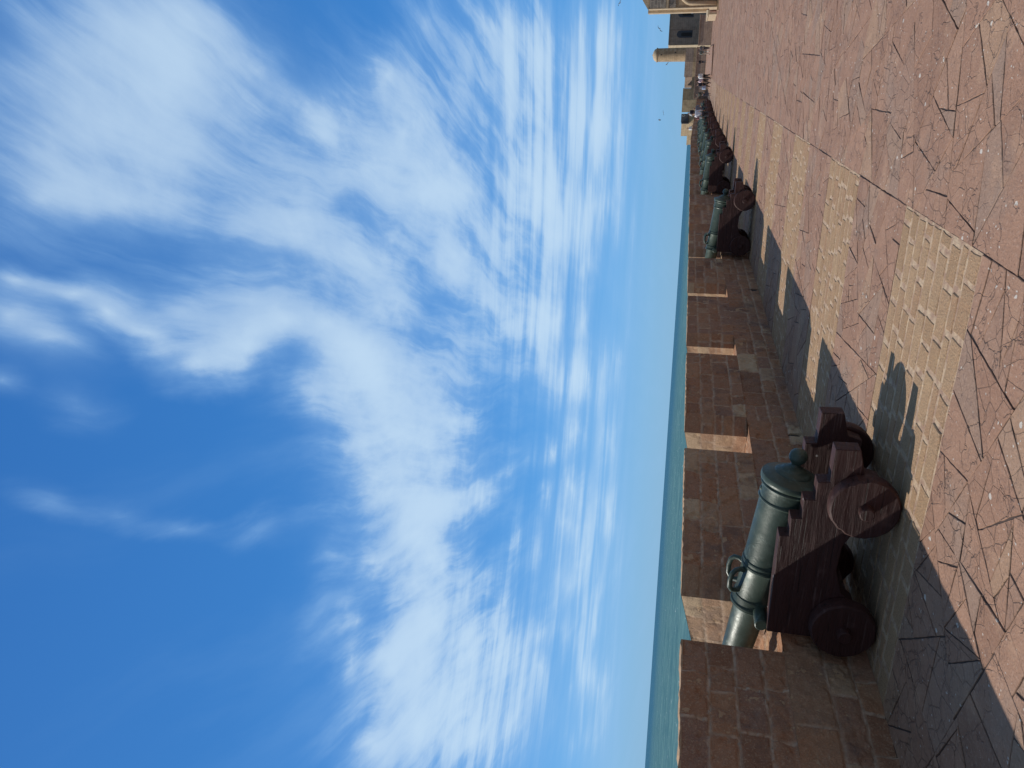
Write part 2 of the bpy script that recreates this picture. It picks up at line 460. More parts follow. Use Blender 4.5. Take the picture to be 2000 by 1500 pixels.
wall = empty('parapet_wall', (0, WY, 0))
tag(wall, 'long low brown stone parapet with embrasures running along the sea side of the terrace', 'parapet wall')
def zshift(mb):
    mb.v = [(x, y - WY, z + zg(x)) for x, y, z in mb.v]

COURSES = [0, .155, .357, .66]
# the continuous lower courses, inner face and sill
mb = MB(); mb.keep_normals = True
segs = [(-1.0, 3.4, .05), (3.4, 9.8, .012), (9.8, 14.0, .018), (14.0, 20.5, .027), (20.5, 32, .06), (32, 55, .12), (55, WALL_END, .5)]
for i, (a, b, r) in enumerate(segs):
    hole = [(hx - a, .015, .165, .042) for hx in (9.42, 16.62) if a <= hx < b] or None
    masonry(mb, (a, WY, 0), (1, 0, 0), (0, 0, 1), (0, -1, 0), b - a, SILL, r, COURSES, 11 + i, .36, .85, hole, mw=.008 if r < .05 else .016)
for i, (a, b, r) in enumerate([(-1.0, 4.5, .2), (4.5, 17.5, .035), (17.5, 22, .08), (22, WALL_END, 1.0)]):
    masonry(mb, (a, WY, SILL), (1, 0, 0), (0, 1, 0), (0, 0, 1), b - a, WB - WY, r, [0, .28, .7, 1.19], 31 + i, .35, .8)
mb.add([(-1, WB, SILL), (WALL_END, WB, SILL), (WALL_END, WB, -13), (-1, WB, -13)], [(3, 2, 1, 0)])
mb.add([(-1, WY, 0), (-1, WB, 0), (-1, WB, SILL), (-1, WY, SILL)], [(0, 3, 2, 1)])
zshift(mb); mb.build('wall_base', M['wall'], wall, smooth=True, angle=60)

for hx in (9.42, 16.62):
    mb = MB(); hw = .040
    poly = [(hx + hw * math.cos(a), .125 + hw * math.sin(a)) for a in [i * math.pi / 8 for i in range(9)]] + [(hx + hw * math.cos(a), .052 + hw * math.sin(a)) for a in [math.pi + i * math.pi / 8 for i in range(9)]]
    mb.prism(poly, 'y', .018, .14); mb.build('drain_hole_shade', M['dark'], wall)  # dark plug puts the shade inside the drain hole into colour

def merlon(xl, xr, res, seed):
    """a merlon between two embrasures: jambs narrow to a throat, then flare outwards; the top slopes to the sea"""
    mb = MB(); mb.keep_normals = True
    rng = random.Random(seed)
    hs = [SILL, .85 + rng.uniform(-.03, .04), 1.085 + rng.uniform(-.04, .03), 1.30 + rng.uniform(-.04, .03), WH]
    zb = [z - SILL for z in hs]
    H = WH - SILL
    masonry(mb, (xl, WY, SILL), (1, 0, 0), (0, 0, 1), (0, -1, 0), xr - xl, H, res, zb, seed, .34, .80, mw=.008 if res < .04 else .016)
    # jamb facing back along the terrace (seen through the embrasure on its left)
    TL = Vector((xl - .29, WY + .16, 0)); OL = Vector((xl + .17, WB, 0)); IL = Vector((xl, WY, 0))
    TR = Vector((xr + .05, WY + .16, 0)); OR = Vector((xr - .30, WB, 0)); IR = Vector((xr, WY, 0))
    u = (TL - IL); L1 = u.length; u.normalize(); n = Vector((-u.y, u.x, 0)); n = n if n.x < 0 else -n
    masonry(mb, (xl, WY, SILL), u, (0, 0, 1), n, L1, H, min(res * 1.3, L1 / 2), zb, seed + 101, .3, .6)
    u2 = (OL - TL); L2 = u2.length; u2.normalize(); n2 = Vector((-u2.y, u2.x, 0)); n2 = n2 if n2.x < 0 else -n2
    start = len(mb.v)
    masonry(mb, (TL.x, TL.y, SILL), u2, (0, 0, 1), n2, L2, H, min(res * 1.3, .1), zb, seed + 202, .3, .6, rel=.38)
    for i in range(start, len(mb.v)):           # paler stone and mortar tone on this face
        mb.rnd[i] = .86 + .14 * mb.rnd[i]; mb.mort[i] = min(1.0, .22 + .78 * mb.mort[i])
    for i in range(start, len(mb.v)):           # the coping slopes down towards the sea
        x, y, z = mb.v[i]; k = (y - TL.y) / (WB - TL.y)
        mb.v[i] = (x, y, SILL + (z - SILL) * (1 - .23 * max(0, k)))
    zo = SILL + H * .77
    def q(p, z): return (p.x, p.y, z)
    mb.add([q(IR, SILL), q(IR, WH), q(TR, WH), q(TR, SILL)], [(0, 1, 2, 3)], rnd=.5)
    mb.add([q(TR, SILL), q(TR, WH), q(OR, zo), q(OR, SILL)], [(0, 1, 2, 3)], rnd=.5)
    mb.add([q(OR, SILL), q(OR, zo), q(OL, zo), q(OL, SILL)], [(0, 1, 2, 3)], rnd=.4)
    # top: a little uneven along its edges
    nx = max(2, int((xr - xl) / max(res * 3, .05)))
    top = []
    for r_, (pl, pr, z) in enumerate([(IL, IR, WH), (TL, TR, WH), (OL, OR, zo)]):
        for i in range(nx + 1):
            p = pl.lerp(pr, i / nx)
            top.append((p.x, p.y, z + (0.004 if r_ < 2 else 0) + (rng.uniform(-.006, .008) if 0 < i < nx else 0)))
    F = [(r_ * (nx + 1) + i, r_ * (nx + 1) + i + 1, (r_ + 1) * (nx + 1) + i + 1, (r_ + 1) * (nx + 1) + i) for r_ in range(2) for i in range(nx)]
    mb.add(top, F, rnd=.95)
    mb.add([(a[0], a[1] - .0, a[2]) for a in top[:nx + 1]] + [(a[0], a[1], WH - .012) for a in top[:nx + 1]], [(i, nx + 1 + i, nx + 2 + i, i + 1) for i in range(nx)], rnd=.95)
    zshift(mb)
    mb.build('merlon', M['wall'], wall, smooth=True, angle=55)

edges = [-1.0]
for g in gaps: edges += [g - GW / 2, g + GW / 2]
edges.append(WALL_END)
for i in range(0, len(edges) - 1, 2):
    xl, xr = edges[i], edges[i + 1]
    res = .09
    if xr > 3: res = .0115
    if xl > 6: res = .0135
    if xl > 9: res = .019
    if xl > 13: res = .027
    if xl > 17: res = .04
    if xl > 24: res = .07
    if xl > 40: res = .2
    merlon(xl, xr, res, 300 + i * 7)

# ------------------------------------------------------------------ the terrace floor
def area(p):
    return abs(sum(p[i][0] * p[(i + 1) % len(p)][1] - p[(i + 1) % len(p)][0] * p[i][1] for i in range(len(p)))) / 2
def clip(p, n, d):
    """keep the part of convex polygon p with n.x <= d"""
    out = []
    for i in range(len(p)):
        a = p[i]; b = p[(i + 1) % len(p)]
        da = a[0] * n[0] + a[1] * n[1] - d; db = b[0] * n[0] + b[1] * n[1] - d
        if da <= 0: out.append(a)
        if (da < 0 < db) or (db < 0 < da):
            t = da / (da - db); out.append((a[0] + (b[0] - a[0]) * t, a[1] + (b[1] - a[1]) * t))
    return out
def crazy(p, amin, amax, rng, spread=34):
    lim = amin + (amax - amin) * rng.random() ** 1.6
    A = area(p)
    if A < lim or len(p) < 3: return [p]
    cx = sum(q[0] for q in p) / len(p); cy = sum(q[1] for q in p) / len(p)
    best = max(((p[j][0] - p[i][0]) ** 2 + (p[j][1] - p[i][1]) ** 2, i, j) for i in range(len(p)) for j in range(i))
    dx = p[best[2]][0] - p[best[1]][0]; dy = p[best[2]][1] - p[best[1]][1]
    an = math.atan2(dy, dx) + RAD(rng.gauss(0, spread))
    n = (math.cos(an), math.sin(an)); s = math.sqrt(A) * .22
    d = cx * n[0] + cy * n[1] + rng.uniform(-s, s)
    a = clip(p, n, d); b = clip(p, (-n[0], -n[1]), -d)
    if len(a) < 3 or len(b) < 3 or min(area(a), area(b)) < A * .12: return [p]
    return crazy(a, amin, amax, rng, spread) + crazy(b, amin, amax, rng, spread)
def inset(p, gs):
    q = list(p); c = area(p)
    s = sum(p[i][0] * p[(i + 1) % len(p)][1] - p[(i + 1) % len(p)][0] * p[i][1] for i in range(len(p)))
    if s < 0: p = p[::-1]; q = list(p)
    for i in range(len(p)):
        a = p[i]; b = p[(i + 1) % len(p)]
        ex, ey = b[0] - a[0], b[1] - a[1]; L = math.hypot(ex, ey)
        if L < 1e-6: continue
        n = (ey / L, -ex / L)
        q = clip(q, n, a[0] * n[0] + a[1] * n[1] - gs[i % len(gs)])
        if len(q) < 3: return None
    return q
def slab(mb, p, rng, gap, jit, step, top, tilt, chamfer, rnd, mi=0, depth=.011):
    gs = [gap * rng.choice([.5, .6, .8, 1.0, 1.0, 1.3]) for _ in p]
    q = inset(p, gs)
    if q is None or area(q) < .0015: return
    ring = []
    for i in range(len(q)):
        a = q[i]; b = q[(i + 1) % len(q)]
        L = math.hypot(b[0] - a[0], b[1] - a[1]); k = max(1, int(L / step)); 
        if L < 1e-4: continue
        nx, ny = (b[1] - a[1]) / L, -(b[0] - a[0]) / L
        for j in range(k):
            t = j / k; jj = rng.uniform(-jit, jit * .25) if j else -abs(rng.uniform(0, jit))
            ring.append((a[0] + (b[0] - a[0]) * t + nx * jj, a[1] + (b[1] - a[1]) * t + ny * jj))
    n = len(ring)
    if n < 3: return
    cx = sum(a[0] for a in ring) / n; cy = sum(a[1] for a in ring) / n
    ta, tb = rng.gauss(0, tilt), rng.gauss(0, tilt); h = top + rng.gauss(0, .0009)
    def Z(x, y): return h + max(-.0035, min(.0035, ta * (x - cx) + tb * (y - cy))) + zg(x)
    def sh(q_, d):
        vx, vy = q_[0] - cx, q_[1] - cy; L = math.hypot(vx, vy) or 1
        return (q_[0] - vx / L * d, q_[1] - vy / L * d)
    if chamfer:
        r0 = [(x, y, Z(x, y) - depth) for x, y in ring]
        r1 = [(x, y, Z(x, y) - chamfer * .8) for x, y in ring]
        r2 = [(*sh((x, y), chamfer), Z(x, y)) for x, y in ring]
        F = [(i, (i + 1) % n, n + (i + 1) % n, n + i) for i in range(n)] + [(n + i, n + (i + 1) % n, 2 * n + (i + 1) % n, 2 * n + i) for i in range(n)] + [tuple(range(2 * n, 3 * n))]
        mb.add(r0 + r1 + r2, F, rnd=rnd, mi=mi, mort=[.75] * n + [.3] * n + [0] * n)
    else:
        r0 = [(x, y, Z(x, y) - .02) for x, y in ring]; r2 = [(x, y, Z(x, y)) for x, y in ring]
        mb.add(r0 + r2, [(i, (i + 1) % n, n + (i + 1) % n, n + i) for i in range(n)] + [tuple(range(n, 2 * n))], rnd=rnd, mi=mi)

# the joint bed under the slabs, following the fall of the terrace
mb = MB(); mb.keep_normals = True
xs = [-6, 55, 132]
for i in range(2):
    x0, x1 = xs[i], xs[i + 1]
    mb.add([(x0, -16, zg(x0) - .0068), (x1, -16, zg(x1) - .0068), (x1, WY + .3, zg(x1) - .0068), (x0, WY + .3, zg(x0) - .0068)], [(0, 1, 2, 3)])
mb.add([(-6, -16, -13), (-6, WY + .3, -13), (-6, WY + .3, -.016), (-6, -16, -.016)], [(0, 3, 2, 1)])
ground = tag(mb.build('terrace_ground', M['joint']), kind='structure')

YB = 1.014                                            # the straight joint parallel to the wall
rng = random.Random(21)
mb = MB(); mb.keep_normals = True
def lay(x0, x1, y0, y1, amin, amax, gap, jit, step, tilt, cham, spread=34):
    for p in crazy([(x0, y0), (x1, y0), (x1, y1), (x0, y1)], amin, amax, rng, spread):
        slab(mb, p, rng, gap, jit, step, 0.0, tilt, cham, rng.random())
# a first row of squarer slabs along the joint, then free crazy paving
x = 1.0
while x < 60:
    w = rng.uniform(.45, .95)
    lay(x, x + w, YB - rng.choice([.42, .5, .62]), YB, .14, .5, .006, .004, .09, .008, .006, 16) if False else None
    x += w
lay(1.0, 12.0, -3.2, YB, .07, .38, .0028, .0055, .05, .009, .004, 19)
lay(12.0, 30.0, -5.2, YB, .07, .38, .0040, .005, .14, .009, .005, 20)
lay(-6, 1.0, -5.2, YB, .3, .8, .007, 0, 9, .006, 0)
lay(1.0, 12.0, -5.2, -3.2, .3, .8, .007, 0, 9, .006, 0)
lay(30.0, 58.0, -6.5, YB, .2, .7, .009, 0, 9, .012, 0)
lay(58.0, 132.0, -14, YB, .6, 1.6, .012, 0, 9, .012, 0)
lay(-6, 58, -16, -6.5, 1.0, 2.5, .012, 0, 9, .006, 0)
lay(-6, 30, -6.5, -5.2, .6, 1.6, .012, 0, 9, .006, 0)
# strips of red slabs between the tan ones, up to the wall
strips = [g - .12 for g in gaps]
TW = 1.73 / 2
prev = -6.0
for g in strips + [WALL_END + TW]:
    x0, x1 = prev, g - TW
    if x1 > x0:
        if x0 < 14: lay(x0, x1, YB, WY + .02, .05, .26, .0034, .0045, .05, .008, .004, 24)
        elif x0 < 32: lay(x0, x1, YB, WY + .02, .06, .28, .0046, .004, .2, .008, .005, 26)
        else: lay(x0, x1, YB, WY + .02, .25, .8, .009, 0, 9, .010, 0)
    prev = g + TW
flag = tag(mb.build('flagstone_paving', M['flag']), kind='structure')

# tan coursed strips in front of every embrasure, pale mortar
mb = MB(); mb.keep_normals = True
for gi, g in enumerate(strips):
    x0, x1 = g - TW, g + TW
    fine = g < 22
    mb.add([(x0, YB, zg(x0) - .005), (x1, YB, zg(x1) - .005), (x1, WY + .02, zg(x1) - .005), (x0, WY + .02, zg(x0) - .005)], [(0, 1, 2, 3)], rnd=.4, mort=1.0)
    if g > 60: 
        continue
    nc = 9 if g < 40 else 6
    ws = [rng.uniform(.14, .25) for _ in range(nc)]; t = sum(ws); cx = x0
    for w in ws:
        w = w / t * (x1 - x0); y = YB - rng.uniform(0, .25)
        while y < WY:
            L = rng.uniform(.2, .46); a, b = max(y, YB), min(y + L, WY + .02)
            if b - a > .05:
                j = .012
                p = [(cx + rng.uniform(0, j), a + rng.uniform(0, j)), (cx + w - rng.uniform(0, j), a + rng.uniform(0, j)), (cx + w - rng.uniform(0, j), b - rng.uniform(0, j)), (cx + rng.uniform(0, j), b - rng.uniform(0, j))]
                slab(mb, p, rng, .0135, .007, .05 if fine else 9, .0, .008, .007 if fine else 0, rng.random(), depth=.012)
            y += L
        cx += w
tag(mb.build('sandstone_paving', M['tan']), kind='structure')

# raised stone platform near the far end
mb = MB()
P0 = [(86.0, .72), (86.0, -2.4), (126.0, -2.4), (126.0, .95)]
mb.v = []; mb.prism([(86.0, .72), (127.0, .95), (127.0, -2.5), (90.0, -2.2)], 'z', -1.2, -.25, rnd=.6)
tag(mb.build('stone_platform', M['flag']), 'broad low stone platform with a straight front edge at the far end of the terrace', 'platform')

# ------------------------------------------------------------------ cannons
EL = math.atan(.151)
AX = Vector((0, math.cos(EL), math.sin(EL)))
A0 = Vector((0, 0, .70))
def make_cannon():
    root = empty('cannon', (0, 0, 0))
    b = MB()
    prof = [(-.275, .0), (-.272, .026), (-.258, .050), (-.235, .067), (-.205, .072), (-.175, .064), (-.155, .046), (-.142, .038), (-.128, .042),
            (-.116, .056), (-.106, .080), (-.098, .092), (-.090, .096), (-.084, .108), (-.070, .134), (-.064, .140), (-.058, .143), (-.046, .178), (-.034, .208), (-.026, .222), (-.022, .2335), (-.012, .237), (.006, .2385),
            (.024, .236), (.034, .228), (.037, .216), (.046, .214), (.052, .221), (.060, .2235), (.070, .219), (.074, .209), (.090, .2055), (.178, .204), (.183, .211), (.192, .2125), (.202, .207), (.206, .196), (.215, .1955),
            (.50, .187), (.79, .179), (.793, .186), (.806, .1875), (.812, .181), (.835, .1805), (.838, .187), (.852, .188), (.858, .180), (.866, .1755), (1.15, .168), (1.155, .175), (1.172, .176), (1.177, .170), (1.225, .1725), (1.232, .182), (1.252, .184), (1.262, .176), (1.266, .150), (1.28, .146),
            (1.9, .124), (2.22, .114), (2.225, .121), (2.245, .121), (2.25, .113), (2.36, .116), (2.43, .132), (2.47, .139), (2.49, .134), (2.495, .07), (2.2, .065), (2.2, .0)]
    b.lathe(prof, A0, AX, 56)
    bar = b.build('barrel', M['bronze'], root, smooth=True, angle=38)
    t = MB(); c = A0 + AX * 1.215; c.z -= .045
    t.lathe([(-.35, 0), (-.35, .045), (-.342, .053), (.342, .053), (.35, .045), (.35, 0)], c, (1, 0, 0), 24, ref=(0, 0, 1))
    t.build('trunnion', M['bronze'], bar, smooth=True, angle=40)
    UPV = Vector((0, -AX.z, AX.y))
    for s in (-1, 1):
        d = MB(); r = .174
        tilt = (UPV * math.cos(RAD(24)) + Vector((s, 0, 0)) * math.sin(RAD(24)))
        base = lambda q: A0 + AX * q + tilt * (r - .012)
        pts = [base(.90), base(.89) + tilt * .045, base(.90) + tilt * .085, base(.935) + tilt * .108, base(1.0) + tilt * .112, base(1.07) + tilt * .100, base(1.105) + tilt * .072, base(1.11) + tilt * .035, base(1.10)]
        d.tube(pts, [.028, .022, .021, .022, .022, .021, .020, .022, .028], 12)
        d.build('handle', M['bronze'], bar, smooth=True, angle=60)
    v = MB(); v.tube([A0 + AX * .135 + UPV * .198, A0 + AX * .135 + UPV * .212], [.022, .018], 10)
    v.build('vent', M['bronze'], bar, smooth=True)
    prof2 = [(1.21, .795), (.29, .800), (.285, .728), (.125, .732), (.12, .655), (-.045, .658), (-.05, .578), (-.205, .580), (-.21, .492), (-.485, .490), (-.49, .315),
             (-.30, .265), (-.26, .15), (.10, .16), (.16, .25), (.34, .335), (.56, .345), (.76, .285), (.84, .18), (1.16, .18), (1.21, .30)]
    for s in (-1, 1):
        k = MB(); k.prism(prof2, 'x', .265 * s, .40 * s)
        # a plank line: two shallow grooves are left to the timber; iron cap square over the trunnion
        k.build('carriage_cheek', M['wood'], root, bevel=.007)
    k = MB(); k.box(-.262, .262, .93, 1.05, .30, .66); k.build('transom', M['wood'], root, bevel=.006)
    k = MB(); k.prism([(.16, .32), (.9, .36), (.9, .43), (.16, .395)], 'x', -.262, .262); k.build('stool_bed', M['wood'], root, bevel=.006)
    k = MB(); k.prism([(.17, .41), (.60, .43), (.60, .58), (.17, .50)], 'x', -.11, .11); k.build('quoin', M['wood'], root, bevel=.008)
    for y in (-.07, 1.03):
        ax = MB(); ax.box(-.395, .395, y - .075, y + .075, .165, .325)
        ax.lathe([(-.60, 0), (-.60, .044), (-.592, .052), (.592, .052), (.60, .044), (.60, 0)], (0, y, .252), (1, 0, 0), 20, ref=(0, 0, 1))
        ax.build('axle', M['wood'], root, smooth=True, angle=35)
        for s in (-1, 1):
            w = MB(); seg = 40; rw = random.Random(int(y * 10) + s)
            O = Vector((.405 * s, y, .252))
            pr = [(0.0, .050), (0.0, .232), (.010, .246), (.06, .254), (.112, .247), (.124, .234), (.124, .050)]; ph = rw.uniform(0, 6)
            V = []; F = []
            chip = [1 - (.05 * rw.random() if rw.random() < .22 else .008 * rw.random()) - .012 * (1 + math.sin(3 * 2 * math.pi * j_ / seg + ph)) * .5 for j_ in range(seg)]
            for s_, r_ in pr:
                for j in range(seg):
                    a = 2 * math.pi * j / seg; rr = r_ * (chip[j] if r_ > .2 else 1)
                    V.append((O.x + s_ * s, O.y + rr * math.cos(a), O.z + rr * math.sin(a)))
            for i in range(len(pr) - 1):
                for j in range(seg):
                    F.append((i * seg + j, i * seg + (j + 1) % seg, (i + 1) * seg + (j + 1) % seg, (i + 1) * seg + j))
            w.add(V, F)
            w.build('wheel', M['wood'], root, smooth=True, angle=30)
    return root

cx_list = [5.745, 19.95, 30.6, 36.6, 41.7, 46.6, 52.4, 58.3, 64.5, 71.2, 78.2]
clabels = ['nearest and largest bronze cannon, breech knob and two loop handles in full view',
           'second cannon from the camera, standing alone between the foreground gun and the far row',
           'third cannon from the camera, first gun of the crowded far row',
           'fourth cannon from the camera, breech showing just above the third gun of the row',
           'fifth cannon from the camera along the shaded foot of the parapet',
           'sixth cannon from the camera along the parapet, barrel mostly behind nearer guns',
           'seventh cannon from the camera, next to the visitor in a white shirt',
           'eighth cannon from the camera, small green barrel just beyond the visitor in the white shirt',
           'ninth cannon from the camera, small pale green barrel in the far shade of the parapet',
           'tenth cannon from the camera, a sliver of dark green beside the person in grey',
           'farthest cannon of the row, tiny dark shape behind the walker with a raised arm']
first = make_cannon()
rc = random.Random(3)
for i, X in enumerate(cx_list):
    c = first if i == 0 else copy_tree(first)
    c.location = (X, 3.08 + (0 if i == 0 else rc.uniform(-.05, .03)), zg(X))
    c.rotation_euler = (0, 0, RAD(rc.uniform(-2.2, 2.2)) if i else RAD(0.5))
    if i:
        dt = RAD(rc.uniform(-1.8, 1.6)); T = Vector((0, 1.2, .84)); Rm = Matrix.Rotation(dt, 3, 'X')
        for ch in c.children:
            if ch.name.startswith('barrel'):
                ch.rotation_euler = (dt, 0, 0); ch.location = T - Rm @ T
        sc_ = rc.uniform(.96, 1.03); c.scale = (sc_, sc_, sc_)
    tag(c, clabels[i], 'cannon', 'bronze cannons along the parapet')

# ------------------------------------------------------------------ buildings at the far end
# low wall closing the terrace, continuing the parapet round to the right
mb = MB()
mb.box(128.0, 129.0, -2.9, 4.41, -1.3, 1.10, rnd=.5)
mb.box(127.9, 129.1, -2.95, 4.41, 1.10, 1.20, rnd=.95)
tag(mb.build('low_wall', M['far_brown']), 'low dark wall with a pale coping closing the far end of the terrace, left of the tall shaded house', 'wall')

# bulging bastion behind it: lit on the left, in shade on the right
bast = empty('round_bastion', (131, 4, 0))
tag(bast, 'tan stone bastion rising behind the far parapet, sunlit at left and notched along its top', 'bastion')
OB = Vector((131, 4, 0))
def wallseg(mb, p, q, z0, z1, th=1.6, rnd=.5):
    p = Vector((*p, 0)) - OB; q = Vector((*q, 0)) - OB; d = (q - p).normalized(); n = Vector((-d.y, d.x, 0)); n = n if n.x > 0 else -n
    A = [p, q, q + n * th, p + n * th]
    mb.prism([(a.x, a.y) for a in A], 'z', z0, z1, rnd=rnd)
line = [(136.0, 11.8), (131.6, 8.1), (131.0, 6.5), (130.8, 4.6), (131.0, 2.9), (131.5, 1.35), (131.2, -.9), (131.3, -2.9)]
mb = MB()
for a, b in zip(line[:-1], line[1:]): wallseg(mb, a, b, -13, 1.62, 3.0)
mb.build('wall', M['far_tan'], bast)
def mer(a, b, z, m='far_tan', name='merlon', z0=1.60, th=1.6):
    m_ = MB(); wallseg(m_, a, b, z0, z, th); m_.build(name, M[m], bast)
mer((134.2, 10.3), (131.6, 8.1), 2.78)
mer((131.0, 6.45), (130.8, 4.6), 2.86)
mer((130.8, 4.62), (131.0, 2.9), 2.86)
mer((131.5, 1.25), (131.2, -.9), 2.84, 'far_brown', th=1.0)
mer((136.1, 11.9), (134.2, 10.3), 1.80)
mer((131.2, -.9), (131.3, -2.9), 2.82, 'far_brown', th=1.0)
# recess between the merlons; slate-grey panels paint the shaded block end, with a ring
m_ = MB(); m_.box(.55, .75, 2.72, 4.05, 1.70, 2.88); m_.box(.0, .56, 4.05, 4.2, 1.62, 2.8)
panel_obj = m_.build('shade_panel', M['dark'] if False else mat_simple('block_shade_grey', (.085, .085, .095), .7), bast)
m_ = MB(); m_.tube([(.53, 2.98 + .13 * math.cos(a), 2.50 + .17 * math.sin(a)) for a in [i * math.pi / 8 for i in range(16)]], .03, 6, closed=True)
m_.build('ring', mat_simple('pale_grey_metal', (.42, .44, .45), .5), panel_obj)
m_ = MB(); wallseg(m_, (132.0, 1.3), (132.9, 2.9), 1.62, 2.70, .3); m_.build('recess_wall', M['far_brown'], bast)

# little round watch turret
tur = empty('watch_turret', (133.1, -1.98, 2.7))
tag(tur, 'slim round stone watch turret with a low domed cap on the far wall', 'turret')
mb = MB(); mb.lathe([(-1.4, 1.02), (0, 1.02), (4.45, .985), (4.45, 1.06), (4.62, 1.06), (4.62, .93)], (0, 0, 0), (0, 0, 1), 36, rnd=.5)
body = mb.build('turret_shaft', M['far_tan'], tur, smooth=True, angle=40)
mb = MB(); mb.lathe([(4.62, .93), (4.80, .90), (4.98, .74), (5.12, .48), (5.19, .2), (5.21, .08), (5.3, .06), (5.33, 0)], (0, 0, 0), (0, 0, 1), 36, rnd=.7)
mb.build('dome', M['far_pale'], tur, smooth=True, angle=60)
for (a, z, s) in ((200, 1.55, .16), (182, 3.75, .12)):
    mb = MB(); d = Vector((math.cos(RAD(a)), math.sin(RAD(a)), 0))
    c = d * .92; mb.box(c.x - .12, c.x + .1, c.y - s * .6, c.y + s * .6, z, z + s * 1.6); mb.build('loophole', M['dark'], tur)

# tall house with two arched windows, seen on its shaded side
hs = empty('shaded_house', (137.0, -3.5, 0), RAD(13.5))
tag(hs, 'tall grey-brown house in shade with two arched windows, bright sunlit corner on its left', 'house')
W = 6.4
mb = MB(); mb.box(0, 4.5, -W, 0, -2, 5.55, rnd=.4)
mb.build('wall', M['far_brown'], hs)
mb = MB(); mb.box(-.12, 4.5, -W - .1, -.02, 5.55, 5.72); mb.build('parapet_coping', M['far_grey'], hs)
mb = MB(); mb.box(-.06, 4.6, .0, .08, -2, 5.62, rnd=.9); mb.build('sunlit_side', M['far_pale'], hs)  # pale slab over the left face, its sunlight put into the colour
mb = MB(); mb.box(-.10, 0, -2.55, -2.35, 1.2, 5.5); mb.build('pilaster_strip', M['far_brown'], hs)
def arched(mb, x0, x1, yc, hw, z0, zt, **k):
    zs = zt - hw
    poly = [(yc - hw, z0), (yc + hw, z0)] + [(yc + hw * math.cos(a), zs + hw * math.sin(a)) for a in [i * math.pi / 14 for i in range(15)]]
    mb.prism(poly, 'x', x0, x1, **k)
mg = mat_simple('blue_grey_shutter', (.055, .06, .075), .6)
for yc in (-1.62, -4.72):
    mb = MB(); arched(mb, -.03, .02, yc, .55, 2.0, 4.45); w = mb.build('window', mg, hs)
    mb = MB(); arched(mb, -.05, -.028, yc + .06, .27, 2.1, 3.8); mb.build('pane', M['dark'], w)
mb = MB(); mb.box(-.16, -.03, -4.95, -4.6, 2.05, 2.45)
mb.build('window_box', mat_simple('pale_grey_plaster', (.5, .52, .56), .7), hs)
# low brick wall before the house
mb = MB(); mb.box(126.8, 127.4, -7.2, -3.1, -1.4, .98, rnd=.5); mb.box(126.7, 127.5, -7.25, -3.05, .98, 1.06, rnd=.9)
tag(mb.build('low_wall', M['far_brown']), 'low rough dark wall with a thin pale coping below the arched windows', 'wall')

# gate tower on the right edge
TX, TY = 78.0, -5.07
tw = empty('gate_tower', (TX, TY, zg(TX)))
tag(tw, 'tall eroded stone gate tower at the right edge with pale sunlit corner and blind arch', 'tower')
mb = MB()
# front skin with the arched recess: piers, then strips over the arch
ya, yb, zs, zt = -.30, -4.0, 2.35, 3.60
rr = (ya - yb) / 2; yc = (ya + yb) / 2
mb.box(0, .5, ya, 0, -1, 6.2, rnd=.5)
mb.box(0, .5, -9, yb, -1, 6.2, rnd=.5)
n = 20
for i in range(n):
    a0 = math.pi * i / n; a1 = math.pi * (i + 1) / n
    y0, z0 = yc + rr * math.cos(a0), zs + (zt - zs) * math.sin(a0); y1, z1 = yc + rr * math.cos(a1), zs + (zt - zs) * math.sin(a1)
    mb.prism([(y0, z0), (y0, 6.2), (y1, 6.2), (y1, z1)], 'x', 0, .5, rnd=.5)
mb.box(.5, 3.2, -9, 0, -1, 6.2, rnd=.5)
mb.build('tower_wall', M['far_tan'], tw)
mb = MB(); mb.box(-.04, 0, -9, -.02, 4.62, 6.1, rnd=.3); mb.box(-.04, 0, -9, -.02, 3.75, 4.36, rnd=.3); mb.build('eroded_masonry', M['far_grey'], tw)
mb = MB(); mb.box(-.12, 0, -9, .06, 4.40, 4.58, rnd=.9); mb.build('string_course', M['far_pale'], tw)
mb = MB()
pts = [(.0, yc + (rr + .0) * math.cos(math.pi * i / n), zs + (zt - zs) * math.sin(math.pi * i / n)) for i in range(n + 1)]
mb.tube([(.02, ya + .02, .2)] + pts, .17, 8, rnd=.9); mb.build('arch_moulding', M['far_pale'], tw, smooth=True)
mb = MB(); mb.box(-.03, 3.2, 0, .06, -1, 6.25, rnd=.8); mb.prism([(.06, 6.25), (-.7, 6.75), (-9, 6.75), (-9, 6.2), (.06, 6.2)], 'x', 0, 3.2); mb.build('quoin_corner', M['far_pale'], tw)
mb = MB(); mb.box(1.6, 3.2, .06, .30, 1.0, 6.3, rnd=.8); mb.build('buttress', M['far_pale'], tw)
mb = MB(); mb.box(-.16, .5, -.5, .32, -1, .14, rnd=.5); mb.build('base_block', M['far_tan'], tw)
# low sunlit side wall and little brick block beside the tower
mb = MB(); mb.box(87.0, 99.0, -6.6, -4.95, -1.6, .42, rnd=.8)
mb.box(88.2, 99.1, -6.6, -4.91, .42, .52, rnd=.8)
tag(mb.build('low_wall', M['far_pale']), 'low bright tan wall running from the tower foot towards the shaded house', 'wall')
mb = MB(); mb.box(84.6, 85.97, -5.9, -5.06, -1.2, .28, rnd=.4); mb.box(84.7, 85.9, -5.8, -5.1, .28, .34, rnd=.4)
tag(mb.build('brick_block', mat_farstone('red_brick', (.26, .13, .085), (.22, .105, .07), (.33, .22, .16), 1, .3, .12)), 'small reddish brick block at the foot of the tower corner', 'block')

